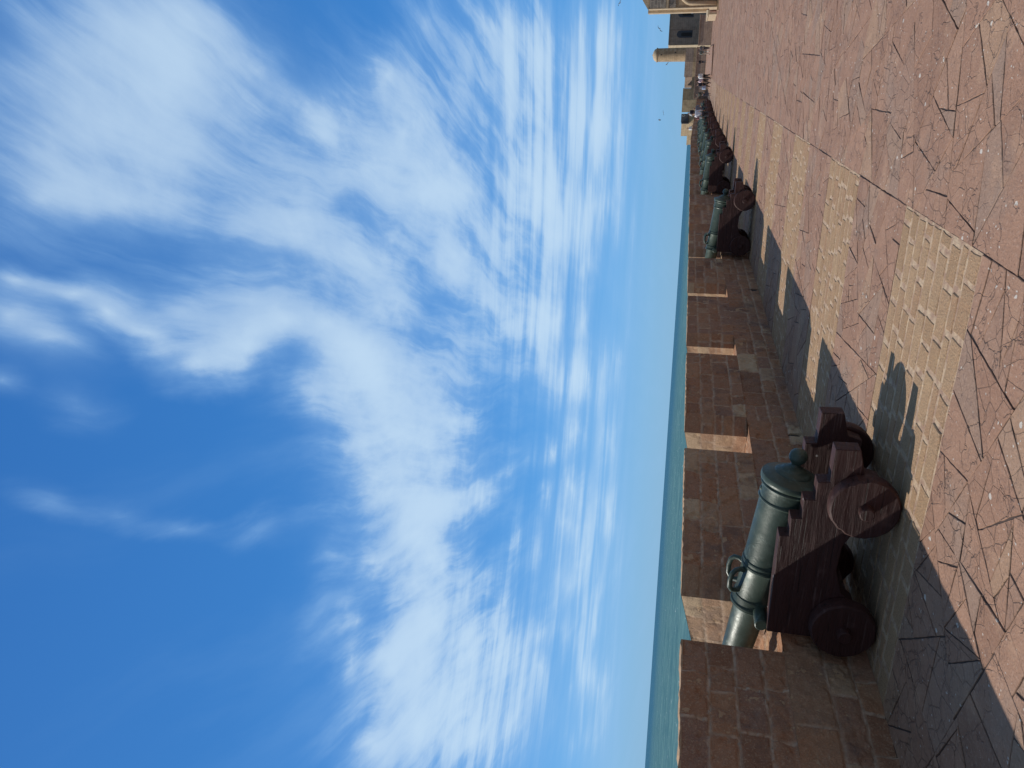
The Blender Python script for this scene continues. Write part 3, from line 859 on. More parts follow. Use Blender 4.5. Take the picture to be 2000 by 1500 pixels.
# ------------------------------------------------------------------ people
def skinned(name, verts, edges, mat, parent, sub=1, root=0):
    bm = bmesh.new(); L = bm.verts.layers.skin.verify()
    vs = []
    for i, (p, r) in enumerate(verts):
        v = bm.verts.new(p); v[L].radius = (r, r) if not hasattr(r, '__len__') else r; v[L].use_root = (i == root); vs.append(v)
    for a, b in edges: bm.edges.new((vs[a], vs[b]))
    me = bpy.data.meshes.new(name); bm.to_mesh(me); bm.free()
    o = bpy.data.objects.new(name, me); COL.objects.link(o)
    m = o.modifiers.new('Skin', 'SKIN'); m.use_smooth_shade = True
    if sub:
        s = o.modifiers.new('Subsurf', 'SUBSURF'); s.levels = sub; s.render_levels = sub
    dg = bpy.context.evaluated_depsgraph_get()
    me2 = bpy.data.meshes.new_from_object(o.evaluated_get(dg))
    me2.name = name
    o.modifiers.clear(); o.data = me2
    me2.materials.clear(); me2.materials.append(mat)
    bpy.data.meshes.remove(me)
    o.parent = parent
    return o
cmats = {}
def cm(c, rough=.85):
    if c not in cmats: cmats[c] = mat_simple('cloth_%d' % len(cmats) if False else 'cloth', c, rough, .12, 30, .2, .004, .25)
    return cmats[c]
SK = mat_simple('skin', (.36, .21, .145), .6, .1, 20, .1, .002)
def person(loc, h, yaw, label, top, legs, hair, pose='stand', shoe=(.03, .03, .03), longhair=False, bare_arms=True, group='visitors at the far end of the terrace'):
    root = empty('person', loc, RAD(yaw)); tag(root, label, 'person', group)
    P = {}
    hipz = .52; lean = 0
    if pose == 'walk': fl = [(.06, .17), (-.02, -.15)]
    elif pose == 'stride': fl = [(.10, .24), (-.04, -.22)]
    else: fl = [(.01, .0), (.01, .0)]
    sc = h
    def V(x, y, z): return (x * sc, y * sc, z * sc)
    kn, an, to = [], [], []
    for i, s in enumerate((-1, 1)):
        ky, ay = fl[i]
        if pose == 'sit': k, a, t = (s * .07, .25, .50), (s * .07, .27, .24), (s * .07, .36, .22)
        else:
            lift = .05 if (pose in ('walk', 'stride') and ay < 0) else 0
            k, a, t = (s * .058, ky + (.05 if ay < 0 else 0), .275), (s * .06, ay, .045 + lift), (s * .066, ay + .085, .02 + lift * .4)
        kn.append(k); an.append(a); to.append(t)
    ly = .05 if pose == 'lean' else 0.0
    chest = (0, ly * 1.2, .72); neck = (0, ly * 2.0, .845); hb = (0, ly * 2.3 + .012, .895); ht = (0, ly * 2.4 + .008, .955)
    el, wr = [], []
    for i, s in enumerate((-1, 1)):
        sw = fl[1 - i][1] if pose in ('walk', 'stride') else .02
        if pose == 'raise' and s == 1: e, w = (s * .19, .06, .70), (s * .17, .14, .80)
        elif pose in ('lean', 'sit'): e, w = (s * .15, .06, .64), (s * .10, .19, .60)
        else: e, w = (s * .145, sw * .35 - .01, .645), (s * .15, sw * .8 + .03, .50)
        el.append(e); wr.append(w)
    body = [((0, 0, hipz), .075), ((0, ly * .4, .60), .068), (chest, .082), (neck, .032), (hb, .046), (ht, .048), ((0, hb[1] + .058, hb[2] + .012), .010)]
    E = [(0, 1), (1, 2), (2, 3), (3, 4), (4, 5), (4, 6)]
    for i, s in enumerate((-1, 1)):
        b = len(body)
        body += [((s * .055, 0, .49), .056), (kn[i], .036), (an[i], .022), (to[i], .018)]
        E += [(0, b), (b, b + 1), (b + 1, b + 2), (b + 2, b + 3)]
        b = len(body)
        body += [((s * .105, ly * 1.7, .80), .036), (el[i], .025), (wr[i], .017)]
        E += [(2, b), (b, b + 1), (b + 1, b + 2)]
        # palm and five fingers
        w = Vector(wr[i]); d = (w - Vector(el[i])).normalized(); side = d.cross(Vector((0, 0, 1) if abs(d.z) < .8 else (0, 1, 0))).normalized()
        pm = len(body); body.append((tuple(w + d * .035), .016)); E.append((b + 2, pm))
        for f, (o_, L_) in enumerate(((-.015, .048), (-.005, .056), (.005, .053), (.015, .042))):
            q = len(body); body += [(tuple(w + d * .055 + side * o_), .005), (tuple(w + d * (.055 + L_ * .5) + side * o_ * 1.2), .0045), (tuple(w + d * (.055 + L_ * .85) + side * o_ + Vector((0, .012, 0))), .004)]
            E += [(pm, q), (q, q + 1), (q + 1, q + 2)]
        q = len(body); body += [(tuple(w + d * .03 + side * .022), .005), (tuple(w + d * .055 + side * .032), .0045)]; E += [(pm, q), (q, q + 1)]
    skinned('body', [(V(*p), r * sc) for p, r in body], E, SK, root)
    tv = [((0, 0, .50), .084), ((0, ly * .4, .60), .078), (chest, .094), ((0, ly * 1.8, .815), .05)]
    te = [(0, 1), (1, 2), (2, 3)]
    for i, s in enumerate((-1, 1)):
        b = len(tv); tv += [((s * .105, ly * 1.7, .80), .045), (el[i], .036)]; te += [(2, b), (b, b + 1)]
        if not bare_arms: tv += [(wr[i], .026)]; te += [(b + 1, b + 2)]
    skinned('top', [(V(*p), r * sc) for p, r in tv], te, cm(top), root)
    lv = [((0, 0, .525), .080)]; le = []
    for i, s in enumerate((-1, 1)):
        b = len(lv); lv += [((s * .055, 0, .48), .064), (kn[i], .045), (tuple(Vector(an[i]) + Vector((0, 0, .02))), .032)]; le += [(0, b), (b, b + 1), (b + 1, b + 2)]
    skinned('trousers', [(V(*p), r * sc) for p, r in lv], le, cm(legs), root)
    for i in range(2):
        a, t = Vector(an[i]), Vector(to[i])
        skinned('shoe', [(V(*(a + Vector((0, -.02, -.012)))), .026 * sc), (V(*((a + t) / 2)), .026 * sc), (V(*t), .021 * sc)], [(0, 1), (1, 2)], cm(shoe), root)
    hv = [((0, hb[1] - .022, .918), .048), ((0, hb[1] - .008, .962), .050)]; he = [(0, 1)]
    if longhair: hv += [((0, hb[1] - .045, .86), .040), ((0, hb[1] - .05, .79), .030)]; he += [(0, 2), (2, 3)]
    skinned('hair', [(V(*p), r * sc) for p, r in hv], he, cm(hair), root)
    eye = MB()
    for s in (-1, 1): eye.lathe([(-.006 * sc, 0), (0, .006 * sc), (.006 * sc, 0)], V(s * .017, hb[1] + .047, .925), (0, 1, 0), 8)
    eye.build('eyes', M['dark'], root)
    return root
BLK = (.02, .02, .022)
def gz(x): return zg(x)
person((102.4, -2.21, -.25), 1.46, -80, 'person in charcoal jacket and dark trousers, right of the pair below the sunlit house corner', (.10, .10, .12), (.045, .045, .06), BLK, 'stand', bare_arms=False)
person((100.2, -1.66, -.25), 1.46, -70, 'person in olive grey top and cream trousers, left of the pair below the sunlit house corner', (.16, .17, .15), (.48, .46, .40), BLK, 'walk', bare_arms=False)
person((118.6, -.76, -.25), 1.34, 100, 'lone person in black walking across the stone platform', (.03, .03, .036), (.05, .055, .07), BLK, 'walk', bare_arms=False)
person((89.3, .80, gz(89.3)), 1.64, -75, 'person in a white shirt and black trousers at the platform corner', (.72, .74, .76), BLK, BLK, 'walk', bare_arms=False)
person((91.0, 1.27, gz(91)), 1.59, -60, 'person in a pink and white top with long dark hair, middle of the walking group', (.74, .58, .64), (.05, .05, .06), BLK, 'walk', longhair=True)
person((92.7, 1.70, gz(92.7)), 1.56, -60, 'person in a dark navy jacket beside the pale blue bag', (.03, .032, .05), (.03, .03, .036), BLK, 'walk', bare_arms=False, shoe=(.10, .05, .03))
person((86.4, 2.52, gz(86.4)), 1.52, 60, 'person in dark clothes striding with one arm raised, just beyond the last cannon', (.06, .065, .06), (.045, .05, .075), BLK, 'raise', shoe=(.08, .06, .05), bare_arms=False)
person((57.5, 2.95, gz(57.5)), 1.60, -75, 'person in a white shirt with a dark bag strap, standing among the cannons', (.74, .74, .80), (.07, .07, .08), BLK, 'stand', bare_arms=False)
person((66.0, 3.0, gz(66)), 1.62, 100, 'person in a grey top leaning over the far cannons, white collar showing', (.22, .23, .28), (.10, .11, .13), BLK, 'lean')
person((92.0, 4.64, .22), 1.7, -60, 'person with a dark backpack seated on the far parapet below the dark block face', (.62, .63, .68), BLK, (.035, .022, .015), 'sit', group='visitors sitting on the far parapet')
person((76.4, 5.20, .38), 1.5, 150, 'person in a white top seated alone on the far parapet, left of the backpack wearer', (.76, .76, .74), (.16, .15, .15), BLK, 'sit', group='visitors sitting on the far parapet')
# things they carry
def bag(loc, s, col, name, label, cat, strap=True):
    m_ = MB(); r_ = empty(name, loc, RAD(20)); tag(r_, label, cat)
    m_.box(-.13 * s, .13 * s, -.20 * s, .20 * s, 0, .42 * s); m_.build('pouch', cm(col), r_, bevel=.05 * s)
    if strap:
        m_ = MB(); m_.tube([(0, .14 * s, .40 * s), (0, .12 * s, .62 * s), (0, -.12 * s, .62 * s), (0, -.14 * s, .40 * s)], .018 * s, 6); m_.build('strap', cm(col), r_)
    return r_
bag((92.6, 2.0, gz(92.7) + .5), .95, (.42, .52, .72), 'shoulder_bag', 'pale blue shoulder bag carried by the person in the dark navy jacket', 'bag')
bag((91.83, 4.52, 1.18), 1.0, (.025, .025, .04), 'backpack', 'black backpack on the back of the person seated on the far parapet', 'backpack')
bag((57.3, 3.24, gz(57.5) + 1.0), .42, (.36, .17, .16), 'shoulder_bag', 'small red patterned bag worn by the person in white among the cannons', 'bag')

# ------------------------------------------------------------------ gulls
def gull(loc, span, yaw, roll, up, label):
    g = MB(); g.lathe([(-.17, 0), (-.14, .02), (-.05, .052), (.06, .058), (.14, .036), (.19, .03), (.22, .012), (.25, 0)], (0, 0, 0), (0, 1, 0), 12)
    r_ = empty('seagull', loc, 0); r_.rotation_euler = (RAD(10), RAD(roll), RAD(yaw)); r_.scale = (span, span, span)
    tag(r_, label, 'gull', 'gulls flying over the far buildings')
    g.build('body', GW_, r_, smooth=True)
    for s in (-1, 1):
        w = MB(); st = [(0.02, .09, -.05, 0), (.22, .11, -.045, .07 * up), (.42, .075, -.075, .05 * up), (.60, -.03, -.10, -.03 * up)]
        V = []; F = []
        for x, a, b, z in st: V += [(s * x, a, z + .012), (s * x, b, z + .006), (s * x, b, z - .004), (s * x, a, z - .008)]
        for i in range(3):
            for j in range(4): F.append((i * 4 + j, i * 4 + (j + 1) % 4, i * 4 + 4 + (j + 1) % 4, i * 4 + 4 + j))
        F += [(0, 1, 2, 3), (12, 15, 14, 13)]
        w.add(V, F); w.build('wing', GG_, r_)
GW_ = mat_simple('white_feather', (.72, .72, .72), .7); GG_ = mat_simple('grey_feather', (.13, .135, .15), .7)
gull((110, -4.78, 6.09), .85, 60, 35, 1.5, 'dark gull with bent wings gliding above the tall shaded house')
gull((110, -.55, 4.93), .75, 20, -20, 1.3, 'small gull passing just left of the round watch turret')
gull((110, 5.45, 5.04), .6, 80, 10, 1.0, 'tiny gull, lower and nearer the turret of the two over the bastion')
gull((110, 6.36, 5.50), .8, 10, 15, 1.2, 'tiny gull, higher and farther left of the two over the bastion')
gull((110, -7.97, 11.33), 1.05, 40, -25, 1.4, 'white bodied gull highest of all, at the right edge above the tower')

# ------------------------------------------------------------------ the sea
k = NT('sea_water'); 
def aniso(a, sc):
    tc = k.node('ShaderNodeTexCoord'); m1 = k.node('ShaderNodeMapping'); k.set(m1.inputs[0], tc.outputs['Object']); m1.inputs['Rotation'].default_value = (0, 0, RAD(-a))
    m2 = k.node('ShaderNodeMapping'); k.set(m2.inputs[0], m1.outputs[0]); m2.inputs['Scale'].default_value = sc
    return m2.outputs[0]
n1 = k.noise(aniso(118, (.022, .085, .1)), 1.0, 7, .66, .3); n2 = k.noise(aniso(130, (.25, .8, 1)), 1.0, 5, .65)
n3 = k.noise(aniso(112, (.002, .010, .01)), 1.0, 5, .6)
foam = k.math('MULTIPLY', k.mr(k.noise(aniso(120, (.30, .045, .1)), 1.0, 5, .65), .63, .67), k.mr(k.noise(aniso(120, (.006, .012, .1)), 1.0, 4, .6), .44, .54, .25, 1))
c = k.mix(k.mr(n3, .35, .65), (.095, .195, .225), (.135, .250, .262))
c = k.mix(k.mr(n1, .40, .60, 0, .55), c, (.050, .150, .185))
n5 = k.noise(aniso(120, (.12, .05, 1)), 1.0, 6, .7)
c = k.mix(k.mr(n5, .45, .62, 0, .45), c, (.150, .29, .29))
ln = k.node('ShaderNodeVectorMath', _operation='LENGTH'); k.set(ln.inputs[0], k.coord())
c = k.mix(k.mr(ln.outputs['Value'], 350, 3500, 0, .85), c, (.040, .135, .235))   # darker, bluer with distance: far water's reflection put into the colour
c = k.mix(k.math('MULTIPLY', foam, .85), c, (.62, .68, .68))
n6 = k.noise(aniso(116, (.030, .020, 1)), 1.0, 7, .72)
c = k.mix(k.mr(n6, .44, .60, 0, .5), c, (.040, .125, .165))
k.set(k.b.inputs['Base Color'], c)
M['sea'] = k.out(rough=.6, spec=.0, normal=k.bump(k.math('ADD', n1, k.math('MULTIPLY', n2, .35)), 1.0, 2.2))
bm = bmesh.new(); rings = [0, 200, 1000, 6000, 30000, 80000]; prev = None; ctr = bm.verts.new((0, 0, 0))
for r in rings[1:]:
    cur = [bm.verts.new((r * math.cos(2 * math.pi * j / 96), r * math.sin(2 * math.pi * j / 96), 0)) for j in range(96)]
    for j in range(96):
        if prev is None: bm.faces.new((ctr, cur[j], cur[(j + 1) % 96]))
        else: bm.faces.new((prev[j], cur[j], cur[(j + 1) % 96], prev[(j + 1) % 96]))
    prev = cur
me = bpy.data.meshes.new('sea'); bm.to_mesh(me); bm.free(); me.materials.append(M['sea'])
sea = bpy.data.objects.new('sea', me); COL.objects.link(sea); sea.location = (0, 0, -11); tag(sea, kind='structure')

# ------------------------------------------------------------------ sun, sky, clouds
SUN = Vector((-.16, 1.0, 1.0)).normalized()
ld = bpy.data.lights.new('sun', 'SUN'); ld.energy = 4.0; ld.angle = RAD(.53); ld.color = (1.0, .945, .86)
lo = bpy.data.objects.new('sun', ld); COL.objects.link(lo); lo.rotation_euler = SUN.to_track_quat('Z', 'Y').to_euler(); lo.location = (0, 30, 40)

world = bpy.data.worlds.new('World'); scene.world = world; world.use_nodes = True
wt = world.node_tree; wt.nodes.clear()
class WT(NT):
    def __init__(self): self.t = wt; self.n = wt.nodes
w = WT()
sky = w.node('ShaderNodeTexSky', _sky_type='NISHITA', _sun_disc=False)
sky.sun_elevation = math.asin(SUN.z); sky.sun_rotation = math.atan2(SUN.x, SUN.y)
sky.altitude = 10; sky.air_density = 1.0; sky.dust_density = .6; sky.ozone_density = 2.2
tc = w.node('ShaderNodeTexCoord'); nrm = w.node('ShaderNodeVectorMath', _operation='NORMALIZE'); w.set(nrm.inputs[0], tc.outputs['Generated'])
sp = w.node('ShaderNodeSeparateXYZ'); w.set(sp.inputs[0], nrm.outputs[0])
az = w.math('MULTIPLY', w.math('ARCTAN2', sp.outputs[1], sp.outputs[0]), 57.2958)
el = w.math('MULTIPLY', w.math('ARCSINE', sp.outputs[2]), 57.2958)
cb = w.node('ShaderNodeCombineXYZ'); w.set(cb.inputs[0], az); w.set(cb.inputs[1], el)
# plane of the high cloud layer: its streaks run towards azimuth STREAK
den = w.math('ADD', w.math('MAXIMUM', sp.outputs[2], 0), .10)
pl = w.node('ShaderNodeCombineXYZ'); w.set(pl.inputs[0], w.math('DIVIDE', sp.outputs[0], den)); w.set(pl.inputs[1], w.math('DIVIDE', sp.outputs[1], den))
rt = w.node('ShaderNodeMapping'); w.set(rt.inputs[0], pl.outputs[0]); rt.inputs['Rotation'].default_value = (0, 0, RAD(-STREAK))
plr = rt.outputs[0]
def wmap(vec, sc=(1, 1, 1), rot=0, loc=(0, 0, 0)):
    mp = w.node('ShaderNodeMapping'); w.set(mp.inputs[0], vec); mp.inputs['Scale'].default_value = sc; mp.inputs['Rotation'].default_value = (0, 0, RAD(rot)); mp.inputs['Location'].default_value = loc
    return mp.outputs[0]
def wnoise3(vec, scale, detail, rough):
    nd = w.node('ShaderNodeTexNoise'); w.set(nd.inputs['Vector'], vec); nd.inputs['Scale'].default_value = scale; nd.inputs['Detail'].default_value = detail; nd.inputs['Roughness'].default_value = rough
    s = w.node('ShaderNodeVectorMath', _operation='SUBTRACT'); w.set(s.inputs[0], nd.outputs['Color']); s.inputs[1].default_value = (.5, .5, .5)
    return s.outputs[0]
def scl(v, f):
    s = w.node('ShaderNodeVectorMath', _operation='SCALE'); w.set(s.inputs[0], v); w.set(s.inputs['Scale'], f); return s.outputs[0]
def vadd(a, b):
    s = w.node('ShaderNodeVectorMath', _operation='ADD'); w.set(s.inputs[0], a); w.set(s.inputs[1], b); return s.outputs[0]
def vmul(a, b):
    s = w.node('ShaderNodeVectorMath', _operation='MULTIPLY'); w.set(s.inputs[0], a); s.inputs[1].default_value = b; return s.outputs[0]
# wispy displacement of the cloud outlines, less of it low over the horizon where the layer is seen edge-on
att = w.mr(el, 0, 22, .12, 1.0)
curl = wnoise3(plr, 1.6, 3, .5)
d1 = vmul(wnoise3(wmap(plr, (.6, 1.3, 1)), 1.6, 5, .55), (8.0, 7.0, 0))
d2 = vmul(wnoise3(wmap(plr, (1.4, 3.2, 1)), 4.0, 6, .60), (2.4, 2.0, 0))
pos = vadd(cb.outputs[0], vadd(scl(d1, att), scl(d2, att)))
CLOUDS = [(-1.9,41.2,-53.0,13.5,16.8,0.48),(0.9,35.6,-73.0,13.9,16.8,0.48),(5.8,42.3,-90.0,11.5,13.9,0.44),(6.3,36.2,-80.0,12.3,13.9,0.44),(10.2,42.9,-99.0,5.1,4.8,0.4),(10.3,38.5,-82.0,6.0,4.8,0.4),(-3.4,33.5,-37.0,5.7,4.4,0.37),(0.4,29.9,-48.0,6.0,4.4,0.37),(4.0,25.7,-52.0,5.9,4.4,0.37),(-4.0,37.4,-47.0,5.4,4.0,0.22),(-0.4,34.0,-40.0,5.4,4.0,0.22),(3.4,30.9,-37.0,5.3,4.0,0.22),(4.5,26.0,-53.0,5.4,4.0,0.4),(7.0,21.9,-66.0,5.2,4.0,0.45),(11.6,28.4,-68.0,8.4,8.0,0.35),(13.5,23.4,-72.0,7.5,8.0,0.4),(0.2,21.7,-38.0,4.8,4.4,0.55),(3.6,19.6,-26.0,5.3,4.4,0.55),(8.1,17.7,-20.0,5.8,4.4,0.55),(-3.3,18.8,-21.0,4.3,4.0,0.3),(0.5,17.1,-27.0,5.5,4.0,0.3),(13.0,15.4,-29.0,6.9,5.9,0.55),(17.9,12.8,-27.0,6.9,5.9,0.63),(-2.5,13.5,-16.0,5.8,5.1,0.71),(2.6,12.4,-8.0,6.7,5.1,0.71),(8.9,11.0,-17.0,7.3,5.1,0.71),(-1.2,9.8,-6.0,6.7,4.4,0.52),(5.3,9.3,-3.0,6.5,4.4,0.52),(11.9,8.9,-4.0,6.8,4.4,0.52),(-1.8,6.4,-7.0,5.1,3.3,0.57),(3.7,6.3,3.0,5.6,3.3,0.57),(9.0,6.5,2.0,4.9,3.3,0.57),(-1.9,5.1,2.0,3.8,1.5,0.29),(17.6,9.3,-12.0,5.3,4.0,0.63),(22.2,8.3,-13.0,5.3,4.0,0.63),(12.6,20.7,-14.0,5.3,4.0,0.45),(16.9,19.9,-7.0,4.8,4.0,0.45),(16.8,44.3,-82.0,3.2,2.3,0.55),(17.4,41.5,-75.0,3.0,2.3,0.55),(19.0,39.5,-26.0,3.2,2.5,0.62),(21.2,37.5,-56.0,3.6,2.5,0.62),(22.8,34.0,-74.0,4.9,4.0,0.75),(22.3,30.9,-132.0,4.3,4.0,0.75),(19.1,35.5,-73.0,6.6,6.2,0.4),(19.0,30.8,-108.0,6.7,6.2,0.4),(20.3,28.3,-124.0,4.0,3.3,0.45),(20.1,44.7,-62.0,4.1,4.4,0.42),(21.7,42.6,-45.0,4.4,4.4,0.42),(25.4,45.2,-28.0,2.5,2.2,0.4),(26.7,41.4,-67.0,4.1,3.3,0.22),(35.0,42.6,-68.0,3.9,1.9,0.17),(36.3,38.3,-77.0,3.9,1.9,0.17),(36.8,33.6,-91.0,4.1,1.9,0.17),(35.6,28.4,-111.0,4.8,1.9,0.17),(19.9,25.1,-40.0,6.0,6.6,0.45),(21.7,22.5,-71.0,5.8,6.6,0.45),(25.3,25.5,-30.0,5.5,4.0,0.45),(23.9,21.6,-21.0,6.4,5.5,0.62),(28.8,19.8,-18.0,6.5,5.5,0.62),(21.2,17.2,-12.0,5.4,4.0,0.55),(25.9,16.3,-9.0,5.3,4.0,0.55),(30.5,20.8,-39.0,7.3,5.9,0.66),(35.0,17.8,-27.0,6.2,5.9,0.66),(31.8,15.9,2.0,6.0,4.4,0.55),(37.2,15.9,-4.0,5.8,4.4,0.55),(37.5,20.8,-70.0,2.9,3.3,0.5),(41.6,21.6,2.0,3.0,1.6,0.42),(45.4,21.6,-3.0,3.6,1.6,0.42),(39.1,17.4,10.0,6.2,4.4,0.6),(45.1,18.4,9.0,6.4,4.4,0.6),(49.8,19.0,5.0,4.7,4.4,0.6),(41.7,14.8,1.0,7.2,5.9,0.8),(47.8,14.9,-1.0,7.1,5.9,0.8),(42.8,12.1,-4.0,5.8,4.4,0.69),(47.8,11.8,-1.0,5.6,4.4,0.69),(42.1,9.8,-7.0,5.2,2.6,0.48),(47.4,9.3,-4.0,4.6,2.6,0.48),(31.8,13.3,-148.0,3.2,2.9,0.48),(29.7,11.8,-141.0,3.4,2.9,0.48),(36.8,12.3,2.0,3.9,2.6,0.48),(40.5,12.5,7.0,3.8,2.6,0.48),(34.8,9.9,4.0,4.0,2.3,0.44),(39.0,10.6,13.0,4.0,2.3,0.44),(27.8,8.4,-9.0,2.4,1.2,0.52),(30.7,8.2,2.0,2.6,1.2,0.52),(22.1,7.0,-2.0,3.3,1.6,0.71),(26.1,6.8,-3.0,3.6,1.6,0.71),(30.1,6.5,-6.0,3.3,1.6,0.71),(32.8,6.9,-5.0,4.2,2.5,0.57),(37.2,6.4,-8.0,4.2,2.5,0.57),(41.0,5.6,-15.0,3.6,2.5,0.57),(13.5,6.5,-3.0,2.8,1.2,0.52),(17.5,6.5,2.0,3.6,1.2,0.52),(15.2,6.0,1.0,4.3,0.9,0.34),(21.3,6.0,-2.0,4.4,0.9,0.34),(15.8,4.0,-1.0,3.4,1.0,0.29),(20.4,4.0,1.0,3.5,1.0,0.29),(26.7,4.2,0.0,3.9,1.5,0.32),(31.9,3.9,-6.0,4.3,1.5,0.32),(39.5,4.2,-0.0,3.4,1.3,0.48),(43.4,4.1,-3.0,3.1,1.3,0.48),(47.2,4.0,-1.0,3.2,1.3,0.48),(43.1,7.7,166.0,2.3,1.0,0.29),(40.6,7.9,-172.0,2.0,1.0,0.29),(44.4,5.4,-4.0,2.8,1.2,0.34),(47.7,5.1,-8.0,2.7,1.2,0.34),(10.3,3.5,-1.0,6.6,1.2,0.23),(3.5,7.6,-14.0,5.7,2.9,0.4),(10.2,7.0,4.0,6.1,2.9,0.4),(0.6,6.5,-7.0,8.8,4.4,0.46),(35.3,8.4,-9.0,8.8,4.4,0.3),(44.9,7.2,-6.0,8.3,4.4,0.3),(33.2,4.4,-3.0,9.3,3.3,0.28),(44.1,3.9,-3.0,8.1,3.3,0.28),(11.1,5.5,-3.0,8.6,2.9,0.28),(21.4,5.1,-1.0,7.7,2.9,0.28),(36.8,23.6,-14.0,5.4,2.9,0.22),(42.4,22.6,-5.0,5.2,2.9,0.22),(-0.3,10.5,-5.0,9.0,6.6,0.29),(8.0,9.7,-6.0,9.1,6.6,0.29),(35.6,5.8,-7.0,5.5,1.6,0.4),(42.6,5.0,-6.0,5.2,1.6,0.4),(40.3,6.6,-8.0,4.2,1.6,0.37),(45.8,6.0,-5.0,4.6,1.6,0.37),(37.2,3.9,-2.0,5.3,1.5,0.32),(44.1,3.6,-2.0,5.0,1.5,0.32),(0.8,39.2,-38.0,14.4,19.0,0.14),(28.2,10.2,-76.0,2.8,2.2,0.34),(27.6,8.1,-134.0,2.8,2.2,0.34),(8.7,25.0,-73.0,18.4,18.3,0.3),(7.7,15.9,-39.0,16.3,15.4,0.34),(27.2,18.6,-29.0,16.2,13.9,0.4),(45.4,15.7,-19.0,13.8,11.7,0.3),(12.3,31.6,-84.0,10.8,8.8,0.25),(19.0,10.2,-26.0,10.2,8.0,0.34),(43.1,9.5,-10.0,9.8,5.9,0.29)]
acc = None
for (a, e, an, L, wd, wt_) in CLOUDS:
    mp = w.node('ShaderNodeMapping', _vector_type='TEXTURE'); w.set(mp.inputs[0], pos)
    mp.inputs['Location'].default_value = (a, e, 0); mp.inputs['Rotation'].default_value = (0, 0, RAD(an)); mp.inputs['Scale'].default_value = (L, wd, 1)
    g = w.node('ShaderNodeTexGradient', _gradient_type='QUADRATIC_SPHERE'); w.set(g.inputs[0], mp.outputs[0])
    acc = w.math('MULTIPLY_ADD', g.outputs['Fac'], wt_ * CK, acc if acc is not None else 0.0)
# cirrus grain: fibres drawn out along the wind, bent by a slow swirl
sw = vadd(plr, vmul(curl, (.22, .22, 0)))
g1 = w.noise(wmap(sw, (.45, 2.4, 1)), 1.7, 6, .55, .1)
g2 = w.noise(wmap(sw, (.5, 3.6, 1), 0, (3, 1, 0)), 2.8, 7, .62, .15)
gp = w.noise(wmap(plr, (1.0, 1.5, 1), 0, (5, 2, 0)), 2.4, 7, .60, .2)
g3 = w.noise(wmap(cb.outputs[0], (.05, .62, 1), 0), 1.0, 4, .55)
grain = w.math('ADD', w.math('ADD', w.math('MULTIPLY', g1, .36), w.math('MULTIPLY', g2, .26)), w.math('MULTIPLY', gp, .38))
gr = w.mr(grain, .36, .64, GRLO, GRHI)
lowf = w.mr(el, 17, 9)
lowf2 = w.mr(el, 13, 7)
g4 = w.noise(wmap(cb.outputs[0], (.035, 1.5, 1), 0, (2, 5, 0)), 1.0, 5, .6, .3)
band = w.math('MULTIPLY', w.mr(g3, .34, .62, .35, 1.30), w.mr(g4, .34, .64, .60, 1.25))
bandm = w.math('ADD', w.math('MULTIPLY', band, lowf), w.math('SUBTRACT', 1.0, lowf))
# the high sheet on the right is milkier, with less grain
milky = w.math('MULTIPLY', w.mr(el, 22, 32), w.mr(az, 22, 12))
gr = w.math('ADD', w.math('MULTIPLY', gr, w.math('SUBTRACT', 1.0, w.math('MULTIPLY', milky, .30))), w.math('MULTIPLY', milky, .20))
gr = w.math('ADD', w.math('MULTIPLY', gr, w.math('SUBTRACT', 1.0, w.math('MULTIPLY', lowf2, .85))), w.math('MULTIPLY', lowf2, .72))
dens = w.math('MULTIPLY', w.math('MULTIPLY', acc, gr), bandm)
fib = w.mr(g2, .40, .66, .55, 1.5)
thin = w.math('MULTIPLY', w.mr(dens, .05, .9, 1, 0), w.math('SUBTRACT', 1.0, lowf2))
dens = w.math('MULTIPLY', dens, w.math('ADD', w.math('MULTIPLY', fib, thin), w.math('SUBTRACT', 1.0, thin)))
veil = w.mr(g1, .45, .75, 0, .07)
azf = w.math('MULTIPLY', w.math('MAXIMUM', w.mr(az, 58, 85), w.mr(el, 50, 62)), w.mr(grain, .42, .62, .05, .7))  # unseen cloud outside the view, thickened to whiten the fill light
azb = w.math('MULTIPLY', w.mr(az, -12, -45), w.mr(grain, .42, .62, .05, .6))
dens = w.math('ADD', w.math('ADD', dens, veil), w.math('MAXIMUM', azf, azb))
hz = w.math('MULTIPLY', w.mr(el, 9, 3), w.mr(el, 1.2, 3.2))
dens = w.math('ADD', dens, w.math('MULTIPLY', hz, w.math('MULTIPLY', w.mr(g3, .40, .66, .08, .34), w.mr(g4, .36, .62, .5, 1.2))))
cov = w.math('SUBTRACT', 1.0, w.math('POWER', 2.718, w.math('MULTIPLY', dens, -1.55)))
cov = w.math('MULTIPLY', cov, w.mr(el, -.5, .5))
grad = w.ramp(w.mr(el, 0, 60, 0, 1, False), SKYRAMP)
grad = w.mix(1.0, grad, (10, 10, 10), 'MULTIPLY')
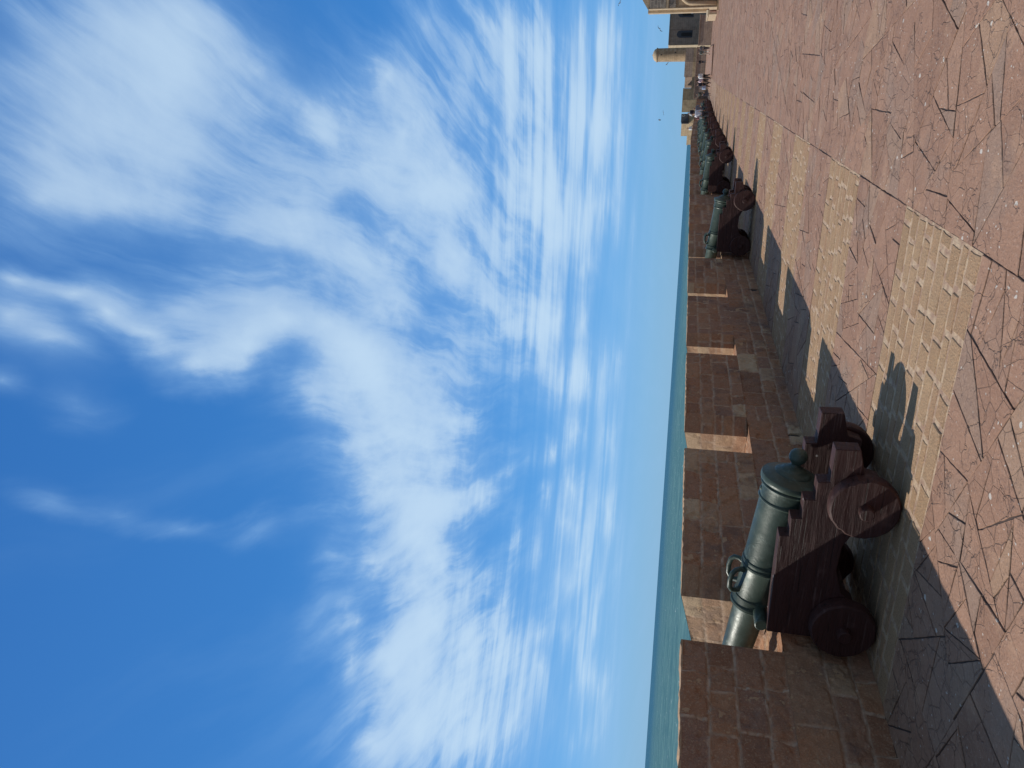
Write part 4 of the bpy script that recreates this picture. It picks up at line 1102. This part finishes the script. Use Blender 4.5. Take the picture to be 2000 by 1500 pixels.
# deeper towards the right (away from the sun), a touch paler towards it
grad = w.mix(w.mr(az, 25, -5, 0, .30), grad, w.mix(1.0, grad, (.62, .78, .86), 'MULTIPLY'))
# unseen sky overhead, behind and sunward, dimmed and greyed to set shadow fill
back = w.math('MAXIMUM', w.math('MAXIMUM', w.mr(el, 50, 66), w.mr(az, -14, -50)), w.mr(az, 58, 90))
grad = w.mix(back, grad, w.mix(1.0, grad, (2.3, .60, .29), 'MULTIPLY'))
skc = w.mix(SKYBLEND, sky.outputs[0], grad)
cc = w.mix(w.mr(cov, .3, .85), CLOUD_THIN, CLOUD_THICK)
cc = w.mix(w.mr(az, 30, -5, 0, .22), cc, w.mix(1.0, cc, (.80, .84, .90), 'MULTIPLY'))
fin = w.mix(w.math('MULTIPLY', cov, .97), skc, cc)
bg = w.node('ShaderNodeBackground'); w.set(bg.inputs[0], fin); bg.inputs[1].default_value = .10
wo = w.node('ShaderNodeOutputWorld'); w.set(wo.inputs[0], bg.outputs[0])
world.cycles.sampling_method = 'MANUAL'; world.cycles.sample_map_resolution = 512

# ------------------------------------------------------------------ camera: a phone held on its side, tipped up a little
roll, pitch, psi, HC = RAD(3.875), RAD(11.736), RAD(22.807), 1.7
F0 = Vector((math.cos(psi), math.sin(psi), 0)); R = Vector((math.sin(psi), -math.cos(psi), 0)); Z = Vector((0, 0, 1))
F = F0 * math.cos(pitch) + Z * math.sin(pitch); U = Z * math.cos(pitch) - F0 * math.sin(pitch)
RI = R * math.cos(roll) + U * math.sin(roll); UI = U * math.cos(roll) - R * math.sin(roll)
cd = bpy.data.cameras.new('camera'); cam = bpy.data.objects.new('camera', cd); COL.objects.link(cam)
mw = Matrix((-UI, RI, -F)).transposed().to_4x4(); mw.translation = Vector((0, 0, HC)); cam.matrix_world = mw
cd.sensor_fit = 'HORIZONTAL'; cd.sensor_width = 36; cd.lens = 1488.6 / 2000 * 36
cd.clip_start = .05; cd.clip_end = 200000
scene.camera = cam
scene.view_settings.view_transform = 'Standard'; scene.view_settings.look = 'None'; scene.view_settings.gamma = 1; scene.view_settings.exposure = 0
scene.view_settings.use_curve_mapping = False
